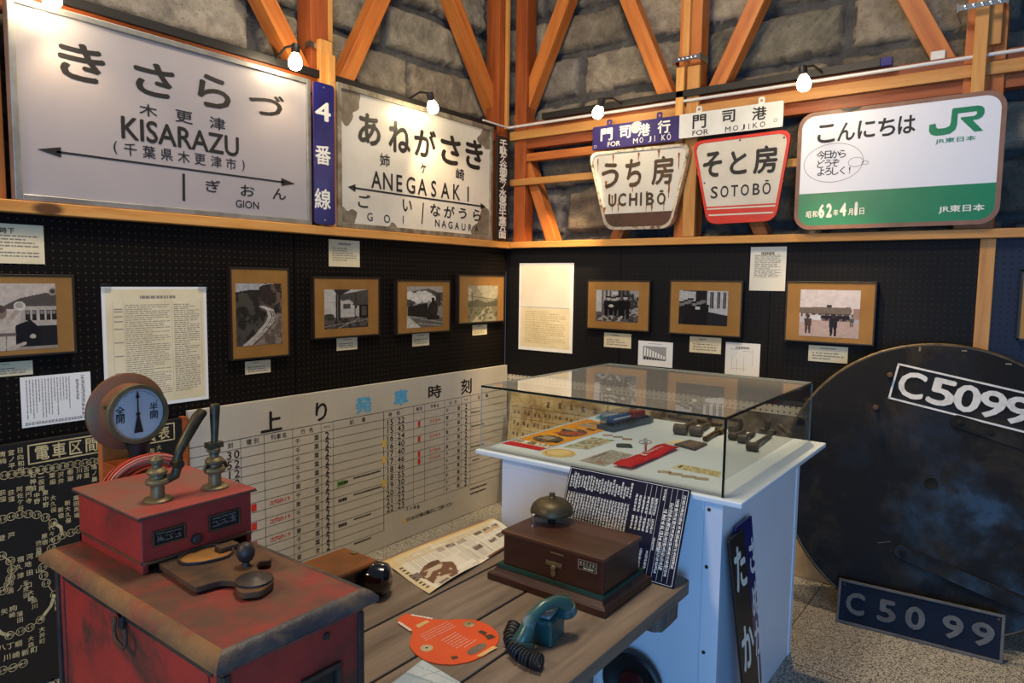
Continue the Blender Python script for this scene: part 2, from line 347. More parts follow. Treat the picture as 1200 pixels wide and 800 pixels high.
M_ = dict(
    cedar=wood('cedar', (206, 132, 62), (190, 108, 44), (150, 74, 28)),
    cedar_red=wood('cedar_red', (172, 92, 40), (150, 74, 30), (110, 50, 20), knots=False),
    pine=wood('pine', (214, 162, 92), (200, 142, 72), (170, 108, 52)),
    plank=wood('plank', (140, 126, 110), (116, 102, 88), (76, 66, 56), rough=.65, grain=20, ax=1, bump=.5),
    bench_leg=wood('bench_leg', (126, 112, 100), (104, 90, 80), (66, 56, 50), rough=.7, ax=2),
    mahogany=wood('mahogany', (64, 29, 17), (50, 22, 13), (30, 13, 8), rough=.42, grain=18, knots=False, bump=.12, coat=.12, ax=0),
    stone=None,
    peg_l=pegmat('peg_black_left', (13, 10, 9), (64, 52, 36), 1, rad=.13, spec=.15),
    peg_r=pegmat('peg_black_right', (16, 16, 19), (44, 40, 34), 0, rad=.11, spec=.2),
    peg_b=pegmat('peg_black_blue', (26, 38, 60), (8, 10, 14), 0, rad=.14),  # black pegboard with the blue of the daylight put into its colour
    peg_w=pegmat('peg_white', (186, 182, 168), (70, 66, 58), 0, rad=.17, pitch=.03),
    concrete=mat('concrete', (150, 142, 126), (110, 102, 90), rough=.9, scale=5, c3=(84, 74, 62), s3=3, bump=.4),
    alu=mat('aluminium', (176, 176, 172), (150, 148, 142), rough=.38, metal=.75, scale=9),
    alu_worn=mat('worn_aluminium', (160, 154, 138), (112, 102, 84), rough=.5, metal=.55, scale=14),
    sign_grey=mat('sign_acrylic', (162, 156, 158), (155, 150, 154), rough=.33, scale=2),
    enamel_old=mat('old_enamel', (206, 201, 188), (182, 174, 156), rough=.34, scale=3, lo=.5, hi=.9),
    grime=mat('grime', (104, 92, 76), (130, 118, 98), rough=.7, scale=18),
    navy=mat('navy_enamel', (30, 32, 108), (26, 26, 88), rough=.3, scale=6, coat=.3),
    purple=mat('violet_enamel', (56, 44, 110), (46, 38, 94), rough=.6, spec=.25, scale=6, coat=.3),
    black=mat('black_paint', (22, 20, 20), rough=.45),
    black_text=mat('black_lettering', (24, 22, 22), rough=.5),
    brown_text=mat('brown_lettering', (58, 42, 28), (88, 60, 34), rough=.6, scale=16),
    white_text=mat('white_lettering', (226, 224, 214), rough=.45),
    cream_text=mat('cream_lettering', (206, 190, 140), (176, 156, 108), rough=.6, scale=30),
    grey_text=mat('grey_print', (140, 133, 118), rough=.8),
    white=mat('white_enamel', (222, 222, 216), (206, 206, 198), rough=.3, scale=4),
    red_text=mat('red_lettering', (206, 48, 40), rough=.5),
    lamp_black=mat('lamp_black', (28, 24, 22), rough=.5),
    chrome=mat('chrome', (200, 200, 200), rough=.2, metal=1),
    paper=mat('paper', (234, 228, 208), (222, 214, 190), rough=.85, scale=3),
    paper_cream=mat('cream_paper', (232, 220, 184), (216, 202, 162), rough=.85, scale=4),
    paper_white=mat('white_paper', (232, 232, 228), rough=.8),
    kraft=mat('kraft_mount', (176, 128, 62), (164, 116, 54), rough=.75, scale=7, bump=.05),
    frame=mat('frame_dark', (36, 26, 20), rough=.45),
    photo=attrmat('photo_print', .3, .4),
    print=attrmat('colour_print', .6, .25),
    red_paint=mat('red_paint', (160, 46, 34), (112, 32, 30), rough=.58, scale=5, lo=.38, hi=.72, c3=(78, 44, 32), s3=4.5, bump=.25, bscale=70),
    red_top=mat('red_top_rust', (136, 44, 36), (86, 56, 42), rough=.7, scale=6, lo=.38, hi=.56, c3=(100, 72, 48), s3=3.6, bump=.5, bscale=50),
    iron=mat('dark_iron', (46, 42, 44), (74, 60, 48), rough=.5, metal=.35, scale=12, bump=.4, bscale=40),
    rust=mat('rusty_iron', (96, 66, 40), (58, 44, 34), rough=.7, metal=.2, scale=10, bump=.4),
    ochre=mat('ochre_paint', (164, 116, 48), (130, 88, 40), rough=.7, scale=12),
    brass=mat('aged_brass', (126, 110, 76), (86, 74, 52), rough=.5, metal=.5, scale=12),
    bronze=mat('aged_bronze', (92, 82, 56), (54, 48, 38), rough=.45, metal=.6, scale=10),
    dial=mat('dial_face', (206, 206, 204), (190, 192, 194), rough=.4, scale=4),
    wire_red=mat('red_wire', (206, 74, 48), rough=.5),
    leather=mat('brown_leather', (126, 74, 26), (100, 58, 22), rough=.42, scale=8, bump=.15),
    bakelite=mat('black_bakelite', (10, 10, 12), rough=.12, coat=.5),
    plinth=mat('plinth_paint', (226, 230, 236), (220, 224, 230), rough=.55, scale=2),
    case_board=mat('case_board', (208, 222, 230), rough=.45),
    glass=glassmat('case_glass', (.95, .975, .965), 1.5),
    dusty_glass=glassmat('dusty_glass', (.95, .975, .965), 1.5, .0, .13),
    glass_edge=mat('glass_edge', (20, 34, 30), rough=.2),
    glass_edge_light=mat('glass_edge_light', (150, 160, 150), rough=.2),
    acrylic=glassmat('acrylic', (.95, .96, .97), .6),
    picture_glass=glassmat('picture_glass', (.97, .97, .96), .35, .02),
    teal=mat('teal_paint', (36, 84, 80), (26, 62, 62), rough=.38, scale=9, c3=(120, 140, 146), s3=7, coat=.2),
    cord=mat('black_cord', (22, 24, 28), rough=.55),
    orange=mat('orange_card', (226, 84, 26), (218, 76, 24), rough=.4, scale=5),
    felt=mat('green_felt', (22, 58, 44), rough=.9),
    roster=mat('roster_black', (17, 17, 40), rough=.65, spec=.2),
    door=mat('smokebox_black', (30, 26, 22), (22, 20, 19), rough=.30, scale=3.2, lo=.36, hi=.5, r2=.62, c3=(44, 38, 29), s3=4.2, bump=.25, bscale=22, spec=.17),
    door_rim=mat('bronze_rim', (100, 80, 46), (60, 50, 36), rough=.5, metal=.4, scale=14),
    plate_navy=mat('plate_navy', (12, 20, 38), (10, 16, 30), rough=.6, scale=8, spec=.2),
    plate_bronze=mat('plate_bronze', (104, 96, 86), (80, 74, 68), rough=.55, metal=.35, scale=14),
    paint_white=mat('painted_white', (214, 210, 200), (170, 164, 152), rough=.5, scale=22, lo=.5, hi=.8),
    green=mat('sign_green', (22, 132, 92), (18, 122, 86), rough=.3, scale=3),
    sign_white=mat('sign_white', (226, 228, 236), rough=.28),
    sign_border=mat('sign_border_brown', (136, 100, 82), (120, 86, 70), rough=.5, scale=10),
    sign_red=mat('sign_red', (206, 50, 38), (190, 44, 34), rough=.32, scale=6),
    beige=mat('beige_enamel', (204, 198, 184), (192, 184, 168), rough=.34, scale=5),
    rust_streak=mat('rust_stain', (150, 92, 40), (110, 64, 30), rough=.8, scale=20),
    timetable=mat('timetable_board', (196, 190, 176), (186, 180, 166), rough=.45, scale=3),
    line=mat('thin_black_line', (50, 48, 46), rough=.6),
    blue_text=mat('sky_blue_lettering', (74, 160, 208), (104, 182, 220), rough=.5, scale=40),
    old_board=mat('old_timetable_board', (196, 182, 142), (168, 146, 104), rough=.8, scale=5, c3=(140, 112, 70), s3=5),
    red_cloth=mat('red_cloth', (188, 26, 34), rough=.8),
    steel_dark=mat('blackened_steel', (78, 72, 66), (104, 97, 88), rough=.6, metal=.3, scale=20, bump=.3),
    green_dark=mat('dark_green_cloth', (44, 64, 56), rough=.8),
    yellow_tag=mat('yellow_sticker', (226, 190, 40), rough=.5),
)
# ------------------------------------------------------------------ room shell
def vnoise(u, v, s, seed):
    rs = np.random.RandomState(seed); g = rs.rand(64, 64)
    x, y = u*s, v*s; i, j = np.floor(x).astype(int), np.floor(y).astype(int); a, b = x-i, y-j
    a = a*a*(3-2*a); b = b*b*(3-2*b)
    G = lambda p, q: g[p % 64, q % 64]
    return (G(i, j)*(1-a)+G(i+1, j)*a)*(1-b)+(G(i, j+1)*(1-a)+G(i+1, j+1)*a)*b
def fbm(u, v, s, seed, n=4):
    return sum(vnoise(u, v, s*2**k, seed+k)*.5**k for k in range(n))/sum(.5**k for k in range(n))

def stone_material():
    m, nt, b = nodes('stone_blocks'); L = nt.links
    a = N(nt, 'ShaderNodeVertexColor'); a.layer_name = 'col'
    co = coords(nt)
    n = N(nt, 'ShaderNodeTexNoise', Scale=9, Detail=8, Roughness=.7); L.new(co, n.inputs['Vector'])
    r = ramp(nt, [(.3, (.45, .43, .40, 1)), (.7, (1.3, 1.26, 1.18, 1))]); L.new(n.outputs[0], r.inputs[0])
    v = N(nt, 'ShaderNodeTexVoronoi', Scale=34); L.new(co, v.inputs['Vector'])
    q = ramp(nt, [(.06, (.25, .23, .2, 1)), (.2, (1, 1, 1, 1))]); L.new(v.outputs['Distance'], q.inputs[0])
    c = mix(nt, 1.0, a.outputs[0], r.outputs[0], 'MULTIPLY'); c = mix(nt, .6, c, q.outputs[0], 'MULTIPLY')
    L.new(c, b.inputs['Base Color']); b.inputs['Roughness'].default_value = .92; b.inputs['Specular IOR Level'].default_value = .2
    n2 = N(nt, 'ShaderNodeTexNoise', Scale=48, Detail=6, Roughness=.75); L.new(co, n2.inputs['Vector'])
    bp = N(nt, 'ShaderNodeBump', Strength=.9, Distance=.02); L.new(n2.outputs[0], bp.inputs['Height']); L.new(bp.outputs[0], b.inputs['Normal'])
    return m
STONE = stone_material()
def stone_wall(name, pl, u0, u1, v0, v1, courses, seed, step=.0135):
    nu, nv = int((u1-u0)/step), int((v1-v0)/step)
    U, V = np.meshgrid(np.linspace(u0, u1, nu+1), np.linspace(v0, v1, nv+1))
    rnd = random.Random(seed)
    Uw = U+(fbm(U, V, 2.2, seed)-.5)*.07+(fbm(U, V, 14, seed+9)-.5)*.03; Vw = V+(fbm(U, V, 1.8, seed+5)-.5)*.07+(fbm(U, V, 15, seed+3)-.5)*.03
    H = np.zeros_like(U); C = np.zeros(U.shape+(3,)); C[:] = (98, 98, 100)
    for a, b in zip(courses, courses[1:]):
        x = u0-rnd.uniform(0, .5)
        while x < u1:
            w = rnd.choice((.58, .72, .86, .98, .8)); y0, y1, x0, x1 = a+.022, b-.022, x+.022, x+w-.022
            e = np.minimum(np.minimum(Uw-x0, x1-Uw), np.minimum(Vw-y0, y1-Vw)); k = np.clip(e/.017, 0, 1); k = k*k*(3-2*k)
            pr = rnd.uniform(.03, .055); tilt = rnd.uniform(-.02, .02)
            h = k*(pr+tilt*(Uw-x)/w+(fbm(U, V, 7, seed+21)-.5)*.035+(fbm(U, V, 30, seed+61)-.5)*.014)
            if rnd.random() < .35:    # tooled faces
                h = h+k*.006*np.sin((U*rnd.choice((-1, 1))+V)*95)
            g = rnd.uniform(.78, 1.15); t = rnd.choice(((152, 144, 130), (156, 146, 130), (144, 140, 134), (136, 132, 120)))
            H = np.where(e > 0, h, H)
            C = np.where((e > .006)[..., None], np.array(t)*g, C)
            x += w
    H += (fbm(U, V, 26, seed+40)-.5)*.008
    vs = np.stack([U.ravel(), V.ravel(), H.ravel()], 1)
    idx = np.arange((nu+1)*(nv+1)).reshape(nv+1, nu+1)
    fs = np.stack([idx[:-1, :-1].ravel(), idx[:-1, 1:].ravel(), idx[1:, 1:].ravel(), idx[1:, :-1].ravel()], 1)
    mb = MB(pl); mb.add([tuple(p) for p in vs], [tuple(int(i) for i in f) for f in fs], True)
    o = mb.build(name, STONE, kind='structure'); me = o.data
    for e in me.attributes:
        if e.name == 'sharp_edge': me.attributes.remove(e); break
    at = me.color_attributes.new('col', 'FLOAT_COLOR', 'POINT')
    c = C.reshape(-1, 3)/255.; c = np.where(c <= .04045, c/12.92, ((c+.055)/1.055)**2.4)
    at.data.foreach_set('color', np.concatenate([c, np.ones((len(c), 1))], 1).ravel())
    return o
stone_wall('wall_left', left(-.20), -4.6, .25, 1.55, 3.7, [1.4, 1.72, 2.0, 2.24, 2.52, 2.80, 3.07, 3.36, 3.8], 11)
stone_wall('wall_right', right(-.20), -.25, 4.2, 1.55, 3.7, [1.4, 1.80, 2.1, 2.36, 2.65, 2.925, 3.2, 3.5, 3.8], 31)

def terrazzo():
    m, nt, b = nodes('terrazzo'); L = nt.links; co = coords(nt)
    def spots(sc, lo, hi):
        v = N(nt, 'ShaderNodeTexNoise', Scale=sc, Detail=2.5, Roughness=.5, Distortion=.3); L.new(co, v.inputs['Vector'])
        r = ramp(nt, [(lo, (0, 0, 0, 1)), (hi, (1, 1, 1, 1))]); L.new(v.outputs[0], r.inputs[0]); return r.outputs[0]
    c = mix(nt, spots(150, .50, .54), rgba((176, 172, 158)), rgba((72, 70, 66)))
    c = mix(nt, spots(120, .62, .65), c, rgba((206, 200, 184)))
    tc = N(nt, 'ShaderNodeTexCoord'); bk = N(nt, 'ShaderNodeTexBrick', Scale=1.0, Color1=(1, 1, 1, 1), Color2=(1, 1, 1, 1), Mortar=(.16, .15, .14, 1))
    bk.offset = 0; bk.inputs['Mortar Size'].default_value = .003; bk.inputs['Brick Width'].default_value = .92; bk.inputs['Row Height'].default_value = .92; bk.inputs['Mortar Smooth'].default_value = .2
    mp = N(nt, 'ShaderNodeMapping'); mp.inputs['Location'].default_value = (.12, .26, 0)
    L.new(tc.outputs['Object'], mp.inputs[0]); L.new(mp.outputs[0], bk.inputs['Vector'])
    c = mix(nt, 1.0, c, bk.outputs['Color'], 'MULTIPLY')
    L.new(c, b.inputs['Base Color']); b.inputs['Roughness'].default_value = .42; return m
MB().box((-.2, -5.2, -.06), (4.6, .2, 0)).build('floor', terrazzo(), kind='structure')

# black pegboard panels with their pine rails
for a, b in ((-4.4, -2.94), (-2.935, -1.665), (-1.66, -.003)):
    MB().box((-.02, a, 0), (0, b, 1.702)).build('wall_left_panel', M_['peg_l'], kind='structure')
for a, b, k in ((.0, .86, 'peg_r'), (.864, 1.735, 'peg_r'), (1.739, 2.63, 'peg_r'), (2.69, 4.0, 'peg_b')):
    MB().box((a, 0, .865), (b, .02, 1.702)).build('wall_right_panel', M_[k], kind='structure')
MB().box((0, -.002, .815), (4.0, .02, .863)).build('wall_right_strip', M_['peg_w'], kind='structure')
MB().box((0, .0, 0), (4.0, .02, .813)).build('wall_right_base', M_['concrete'], kind='structure')

TN = [0]
def timber(p0, p1, w, d, face, m='cedar', bev=.003):
    """a straight timber from p0 to p1 (centre line of its front face), w wide, d deep, front face looking along face"""
    p0, p1 = Vector(p0), Vector(p1); X = (p1-p0).normalized(); F = Vector(face); Y = F.cross(X).normalized(); F = X.cross(Y)
    T = Matrix(((X.x, Y.x, F.x, p0.x), (X.y, Y.y, F.y, p0.y), (X.z, Y.z, F.z, p0.z), (0, 0, 0, 1)))
    mb = MB(); mb.P = Plane((0, 0, 0), (1, 0, 0), (0, 1, 0)); mb.P.M = T
    mb.box((0, -w/2, -d), ((p1-p0).length, w/2, 0)); TN[0] += 1
    return mb.build('trim_%d' % TN[0], M_[m], bevel=bev, kind='structure', M=T)
def tl(px0, px1, off, w, d, m='cedar', ext=(0, 0)):
    P = left(off); a = Vector(P.uv(*px0)); b = Vector(P.uv(*px1)); t = (b-a).normalized(); a -= t*ext[0]; b += t*ext[1]
    return timber((off, a.x, a.y), (off, b.x, b.y), w, d, (1, 0, 0), m)
def tr(px0, px1, off, w, d, m='cedar', ext=(0, 0)):
    P = right(off); a = Vector(P.uv(*px0)); b = Vector(P.uv(*px1)); t = (b-a).normalized(); a -= t*ext[0]; b += t*ext[1]
    return timber((a.x, -off, a.y), (b.x, -off, b.y), w, d, (0, -1, 0), m)
LX, RX = (1, 0, 0), (0, -1, 0)
# rails the signs stand on
timber((.055, -4.4, 1.722), (.055, .0, 1.722), .042, .09, LX, 'pine')
timber((.06, -.045, 1.722), (4.0, -.045, 1.722), .040, .085, RX, 'pine')
# left wall: posts and braces
timber((-.03, -1.475, 1.745), (-.03, -1.475, 3.6), .105, .105, LX, 'cedar_red')
timber((.003, -1.462, 1.745), (.003, -1.462, 2.645), .075, .03, LX, 'pine')
timber((.03, -1.448, 1.745), (.03, -1.448, 2.575), .04, .026, LX, 'pine')
timber((-.03, -1.41, 2.66), (-.03, -1.41, 3.6), .03, .03, LX, 'pine')
timber((-.03, -2.86, 1.745), (-.03, -2.86, 3.6), .105, .105, LX, 'cedar')
tl((315, 0), (354, 78), -.05, .085, .09, 'cedar', (.6, .05))
tl((449, 0), (408, 90), -.05, .085, .09, 'cedar', (.7, .05))
tl((535, 0), (588, 140), -.05, .085, .09, 'cedar', (.5, .02))
timber((.0, -.05, 1.745), (.0, -.05, 3.7), .10, .105, LX, 'cedar_red')
timber((.022, -.03, 2.47), (.022, -.03, 3.7), .028, .02, LX, 'pine')
timber((-.02, -4.4, 2.44), (-.02, -.10, 2.44), .11, .05, LX, 'cedar_red')
# right wall: beams, posts and braces
timber((.12, .012, 2.423), (4.0, .012, 2.423), .165, .06, RX, 'cedar_red')
timber((.03, -.02, 2.425), (4.0, -.02, 2.425), .055, .03, RX, 'pine')
timber((.12, .012, 2.285), (1.18, .012, 2.285), .05, .05, RX, 'cedar')
timber((.03, -.012, 2.128), (1.2, -.012, 2.128), .042, .024, RX, 'pine')
timber((1.2, -.012, 2.10), (1.9, -.012, 2.10), .042, .024, RX, 'pine')
timber((.10, .0, 1.745), (.10, .0, 3.7), .09, .10, RX, 'cedar_red')
timber((1.25, -.002, 1.745), (1.25, -.002, 3.6), .125, .10, RX, 'cedar')
timber((1.285, -.03, 1.745), (1.285, -.03, 2.66), .07, .026, RX, 'pine')
timber((1.215, -.045, 2.26), (1.215, -.045, 2.66), .045, .03, RX, 'pine')
timber((1.235, -.03, 2.70), (1.235, -.03, 3.6), .04, .03, RX, 'pine')
timber((2.60, -.002, 1.745), (2.60, -.002, 3.4), .15, .10, RX, 'cedar')
timber((2.585, -.06, 2.22), (2.585, -.06, 3.2), .05, .03, RX, 'pine')
timber((2.625, -.03, 2.52), (2.625, -.03, 2.70), .06, .03, RX, 'pine')
timber((2.66, -.006, .9), (2.66, -.006, 1.702), .058, .026, RX, 'pine')
tr((660, 0), (608, 140), -.03, .085, .09, 'cedar', (.5, .02))
tr((735, 0), (780, 112), -.03, .085, .09, 'cedar', (.6, .05))
tr((886, 0), (838, 104), -.03, .085, .09, 'cedar', (.6, .05))
tr((1067, 0), (1104, 66), -.03, .085, .09, 'cedar', (.5, .04))
tr((613, 180), (646, 284), -.03, .07, .08, 'cedar')
tr((716, 290), (738, 240), -.03, .07, .08, 'cedar')
tr((893, 278), (873, 230), -.03, .07, .08, 'cedar')
# lighting tracks and the conduit
MB().box((-.02, -4.3, 2.458), (-.002, -.12, 2.495)).build('lighting_track', M_['black'], bevel=.002, label='long black lighting track running above the two station name signs', cat='track')
MB().box((.30, -.045, 2.498), (2.2, -.012, 2.535)).build('lighting_track', M_['black'], bevel=.002, label='short black lighting track with a blue end, above the white conduit pipe', cat='track')
ucov = right(.03).uv(1046, 78)[0]
MB().box((2.2, -.045, 2.498), (ucov, -.012, 2.535)).build('blue_cover', M_['navy'], bpy.data.objects['lighting_track.001'], .002, label='blue end cover')
jbx = right(-.02).box(1091, 47, 1109, 57)
tag(MB(right(-.02)).box((jbx[0], 2.507, -.05), (jbx[2], 2.545, 0)).build('junction_box', M_['white'], bevel=.003), 'small white box on top of the beam at the far right', 'box')
# ------------------------------------------------------------------ things on the walls
c = MB().tube([(.03, -.035, 2.478), (4.0, -.035, 2.478)], .0085, 10)
c.tube([(.03, -.035, 2.478), (.03, -.06, 2.478), (.036, -.30, 2.478)], .006, 8)
tag(c.build('conduit_pipe', mat('conduit_white', (214, 212, 208), rough=.35)), 'thin white conduit pipe running along the timber beam on the right wall', 'pipe')
for x, z in ((1.25, 2.70), (2.585, 2.675)):
    w = .135 if x < 2 else .16
    st = MB().box((x-w/2-.01, -.048 if x < 2 else -.096, z-.012), (x+w/2+.01, -.044 if x < 2 else -.092, z+.012))
    for s in (-1, 1):
        st.box((x+s*(w/2+.008)-.003, -.05 if x < 2 else -.098, z-.018), (x+s*(w/2+.008)+.003, .06, z+.018))
    for k in range(5): st.lathe([(.006, 0), (.006, .006), (.0, .007)], (x-w/2+.02+k*(w-.04)/4, -.048 if x < 2 else -.096, z), (0, -1, 0), 8)
    tag(st.build('strap_bracket', M_['chrome']), 'shiny metal strap around the post above the %s' % ('white hanging plate' if x < 2 else 'green and white greeting sign'), 'bracket', 'metal straps around the posts')
st = MB().box((-.028, -1.535, 2.60), (-.02, -1.42, 2.625)).box((-.06, -1.54, 2.598), (-.018, -1.532, 2.628)).box((-.06, -1.424, 2.598), (-.018, -1.416, 2.628))
tag(st.build('strap_bracket', M_['chrome']), 'shiny metal strap around the post above the blue platform plate', 'bracket', 'metal straps around the posts')

# track lamps: bulb, socket, arm
BULB = emis('lamp_bulb_glow', (1.0, .80, .50), 90)
LAMPS = [(left(.13), 60, -4, (.1, -2.55, 1.9), 'glaring lamp at the top left over the large grey station sign', 5, 110),
         (left(.14), 346, 72, (.1, -1.75, 1.7), 'glowing lamp over the right end of the large grey station sign', 3, 110),
         (left(.17), 507, 125, (.02, -.35, 1.35), 'glowing lamp over the middle of the worn white station sign', 16, 100),
         (right(.30), 701, 131, (.30, .0, 1.42), 'glowing lamp above the violet hanging plate', 120, 48),
         (right(.34), 942, 97, (2.12, -.35, .95), 'glowing lamp above the gap between the white plate and the greeting sign', 70, 66)]
for pl, px, py, tgt, lab, pw, cone in LAMPS:
    u, v = pl.uv(px, py); P = pl.at(u, v); n = Vector((pl.M[0][2], pl.M[1][2], pl.M[2][2])); ax = (Vector(tgt)-P).normalized()
    up = -ax
    t = thing('track_lamp', lab, 'lamp', P+up*.02, 'track lamps along the top of the walls')
    MB().lathe([(.0, .040), (.012, .038), (.022, .022), (.029, .004), (.030, -.012), (.026, -.026), (.016, -.035), (.006, -.038), (0, -.038)], P, up, 20).build('bulb', BULB, t)
    MB().lathe([(.017, .034), (.019, .036), (.020, .066), (.014, .076), (0, .077)], P, up, 16).build('socket', M_['lamp_black'], t)
    e = P+up*.07; w = Vector((-.006, P.y, 2.49)) if abs(n.x) > .5 else Vector((P.x, -.03, 2.515))
    MB().tube([e, (e+w)/2+Vector((0, 0, .02)), w], .006, 8).build('arm', M_['lamp_black'], t)
    l = bpy.data.lights.new('track_lamp_light', 'SPOT'); l.energy = pw*1.0; l.color = (1.0, .70, .38); l.spot_size = math.radians(cone); l.spot_blend = .75; l.shadow_soft_size = .02
    lo = bpy.data.objects.new('track_lamp_light', l); COL.objects.link(lo); lo.parent = t
    lo.matrix_world = Matrix.Translation(P+ax*.045) @ ax.to_track_quat('-Z', 'Y').to_matrix().to_4x4()
    lo.matrix_parent_inverse = Matrix.Identity(4); lo.matrix_basis = WM[t.name].inverted() @ (Matrix.Translation(P+ax*.045) @ ax.to_track_quat('-Z', 'Y').to_matrix().to_4x4())

def arrow(mb, a, b, w, hl, hw, d):
    a, b = Vector(a), Vector(b); t = (b-a).normalized(); n = Vector((-t.y, t.x))
    mb.stroke([a+t*hl*.8, b-t*hl*.8], w, d)
    for p, s in ((a, 1), (b, -1)):
        q = p+t*s*hl; mb.poly([tuple(p), tuple(q+n*hw), tuple(q-n*hw)], d)

def framed_panel(name, label, cat, pl, u0, v0, u1, v1, fw, back, m_frame, m_panel, group=None, fd=.012):
    t = thing(name, label, cat, pl.at((u0+u1)/2, v0, -back/2), group)
    f = MB(pl).box((u0, v0, -back), (u0+fw, v1, fd)).box((u1-fw, v0, -back), (u1, v1, fd)).box((u0+fw, v0, -back), (u1-fw, v0+fw, fd)).box((u0+fw, v1-fw, -back), (u1-fw, v1, fd))
    f.build('frame', m_frame, t, .0025)
    p = MB(pl).box((u0+fw, v0+fw, -back*.8), (u1-fw, v1-fw, 0)).build('panel', m_panel, t)
    return t, p

S3 = lambda ox, oy, s, *q: [(ox+q[i]/s if i % 2 == 0 else oy+q[i]/s) for i in range(len(q))]
# --- KISARAZU station sign
P = left(.03); z = lambda *q: S3(0, 0, 3, *q)
t, pn = framed_panel('station_name_sign', 'large grey station name sign in a bright aluminium frame, reading KISARAZU', 'sign', P, -2.805, 1.745, -1.585, 2.425, .022, .028, M_['alu'], M_['sign_grey'])
L = MB(P); K = MB(P); D = .0015
for ch, q in (('き', (200, 138, 373, 300)), ('さ', (468, 208, 616, 352)), ('ら', (692, 255, 812, 390)), ('づ', (873, 315, 1000, 418))): MB(P).tpx(ch, *z(*q), D, .022).build('kana_character', M_['black_text'], pn)
for ch, q in (('木', (488, 362, 553, 413)), ('更', (615, 385, 678, 437)), ('津', (735, 408, 792, 460))): MB(P).tpx(ch, *z(*q), D, .012).build('kanji_character', M_['black_text'], pn)
MB(P).tpx('KISARAZU', *z(424, 415, 840, 545), D, .018).build('roman_name', M_['black_text'], pn); L = MB(P)
for ch, x, w in zip('(千葉県木更津市)', (405, 458, 524, 586, 646, 703, 760, 812, 855), (14, 38, 38, 36, 36, 34, 34, 34, 14)):
    y = 518+(x-405)*.142; u, v = P.uv(x/3, y/3); L.em(ch, u, v, .052, D, .008)
L.build('address_line', M_['black_text'], pn); L = MB(P)
arrow(L, P.uv(130/3, 524/3), P.uv(1037/3, 646/3), .0075, .075, .018, D)
L.stroke([P.uv(645/3, 610/3), P.uv(646/3, 706/3)], .011, D); L.build('direction_arrow', M_['black_text'], pn); L = MB(P)
for ch, q in (('ぎ', (722, 630, 775, 678)), ('お', (845, 648, 895, 692)), ('ん', (958, 660, 1005, 703))): L.tpx(ch, *z(*q), D, .012)
L.tpx('GION', *z(828, 702, 910, 735), D, .010)
L.build('next_station', M_['black_text'], pn)
# --- platform plate
P = left(.062)
u0, v0, u1, v1 = -1.585, 1.75, -1.462, 2.418
t = thing('platform_number_plate', 'tall blue enamel plate with white characters beside the grey station sign', 'sign', P.at((u0+u1)/2, v0))
MB(P).prism(roundpoly([(u0, v0), (u1, v0), (u1, v1), (u0, v1)], .02), -.008, 0).build('plate', M_['navy'], t, .0015)
L = MB(P)
for ch, q in (('4', (1107, 352, 1163, 430)), ('番', (1107, 507, 1163, 583)), ('線', (1105, 660, 1163, 738))): MB(P).tpx(ch, *z(*q), .001, .02).build('character', M_['white_text'], t)
s = MB(P)
for a, b in ((.06, .02), (.06, v1-v0-.02)): s.lathe([(.005, 0), (.004, .003), (0, .004)], (u0+a, v0+b, 0), (0, 0, 1), 10)
s.build('screw', M_['chrome'], t)
# --- ANEGASAKI station sign
P = left(.03); z = lambda *q: S3(380, 0, 3, *q)
t, pn = framed_panel('station_name_sign', 'worn white station name sign with dirty corners, reading ANEGASAKI', 'sign', P, -1.428, 1.745, -.20, 2.452, .026, .028, M_['alu_worn'], M_['enamel_old'])
rnd = random.Random(5)
clip2 = lambda pts: [(min(max(x, -1.4015), -.2265), min(max(y, 1.7715), 2.4255)) for x, y in pts]
for cx, cy, r, sq in ((-1.36, 2.37, .075, 1.2), (-.27, 2.37, .06, 1.1), (-1.37, 1.79, .06, 1.0), (-.27, 1.80, .10, 1.3), (-1.05, 1.775, .03, .6)):
    G = MB(P); G.poly(clip2([(cx+r*(1+.22*math.sin(3*a+cx*9)+.12*math.sin(7*a+cy*20)+rnd.uniform(-.05, .05))*math.cos(a), cy+sq*r*(1+.22*math.sin(3*a+cx*9)+.12*math.sin(5*a+cy*20))*math.sin(a)) for a in [k*.1309 for k in range(48)]]), .0007); G.build('grime_patch', M_['grime'], pn)
L = MB(P); K = MB(P)
for ch, q in (('あ', (118, 392, 198, 518)), ('ね', (225, 420, 303, 545)), ('が', (315, 445, 393, 560)), ('さ', (408, 468, 480, 585)), ('き', (495, 485, 558, 600))): MB(P).tpx(ch, *z(*q), D, .03).build('kana_character', M_['black_text'], pn)
for ch, q in (('姉', (195, 538, 230, 588)), ('ヶ', (338, 572, 358, 612)), ('崎', (462, 590, 492, 635))): MB(P).tpx(ch, *z(*q), D, .018).build('kanji_character', M_['black_text'], pn)
L = MB(P)
for i, ch in enumerate('ANEGASAKI'):
    x = 183+i*(505-183)/8; y = 632+i*(682-632)/8; u, v = P.uv(*z(x, y)); L.em(ch, u, v, .128, D, .014, .82)
L.build('roman_name', M_['black_text'], pn); L = MB(P)
arrow(L, P.uv(*z(82, 657)), P.uv(*z(567, 727)), .009, .05, .02, D)
L.stroke([P.uv(*z(348, 712)), P.uv(*z(343, 786))], .009, D); L.build('direction_arrow', M_['black_text'], pn); L = MB(P)
for ch, q in (('ご', (118, 680, 162, 732)), ('い', (275, 700, 308, 745)), ('な', (372, 715, 408, 762)), ('が', (420, 722, 458, 768)), ('う', (472, 730, 500, 770)), ('ら', (522, 735, 550, 778))): L.tpx(ch, *z(*q), D, .018)
for ch, q in (('G', (160, 762)), ('O', (220, 769)), ('I', (277, 772))): L.em(ch, *P.uv(*z(*q)), .06, D, .004)
for i, ch in enumerate('NAGAURA'): L.em(ch, *P.uv(*z(397+i*138/6, 784+i*20/6)), .058, D, .010)
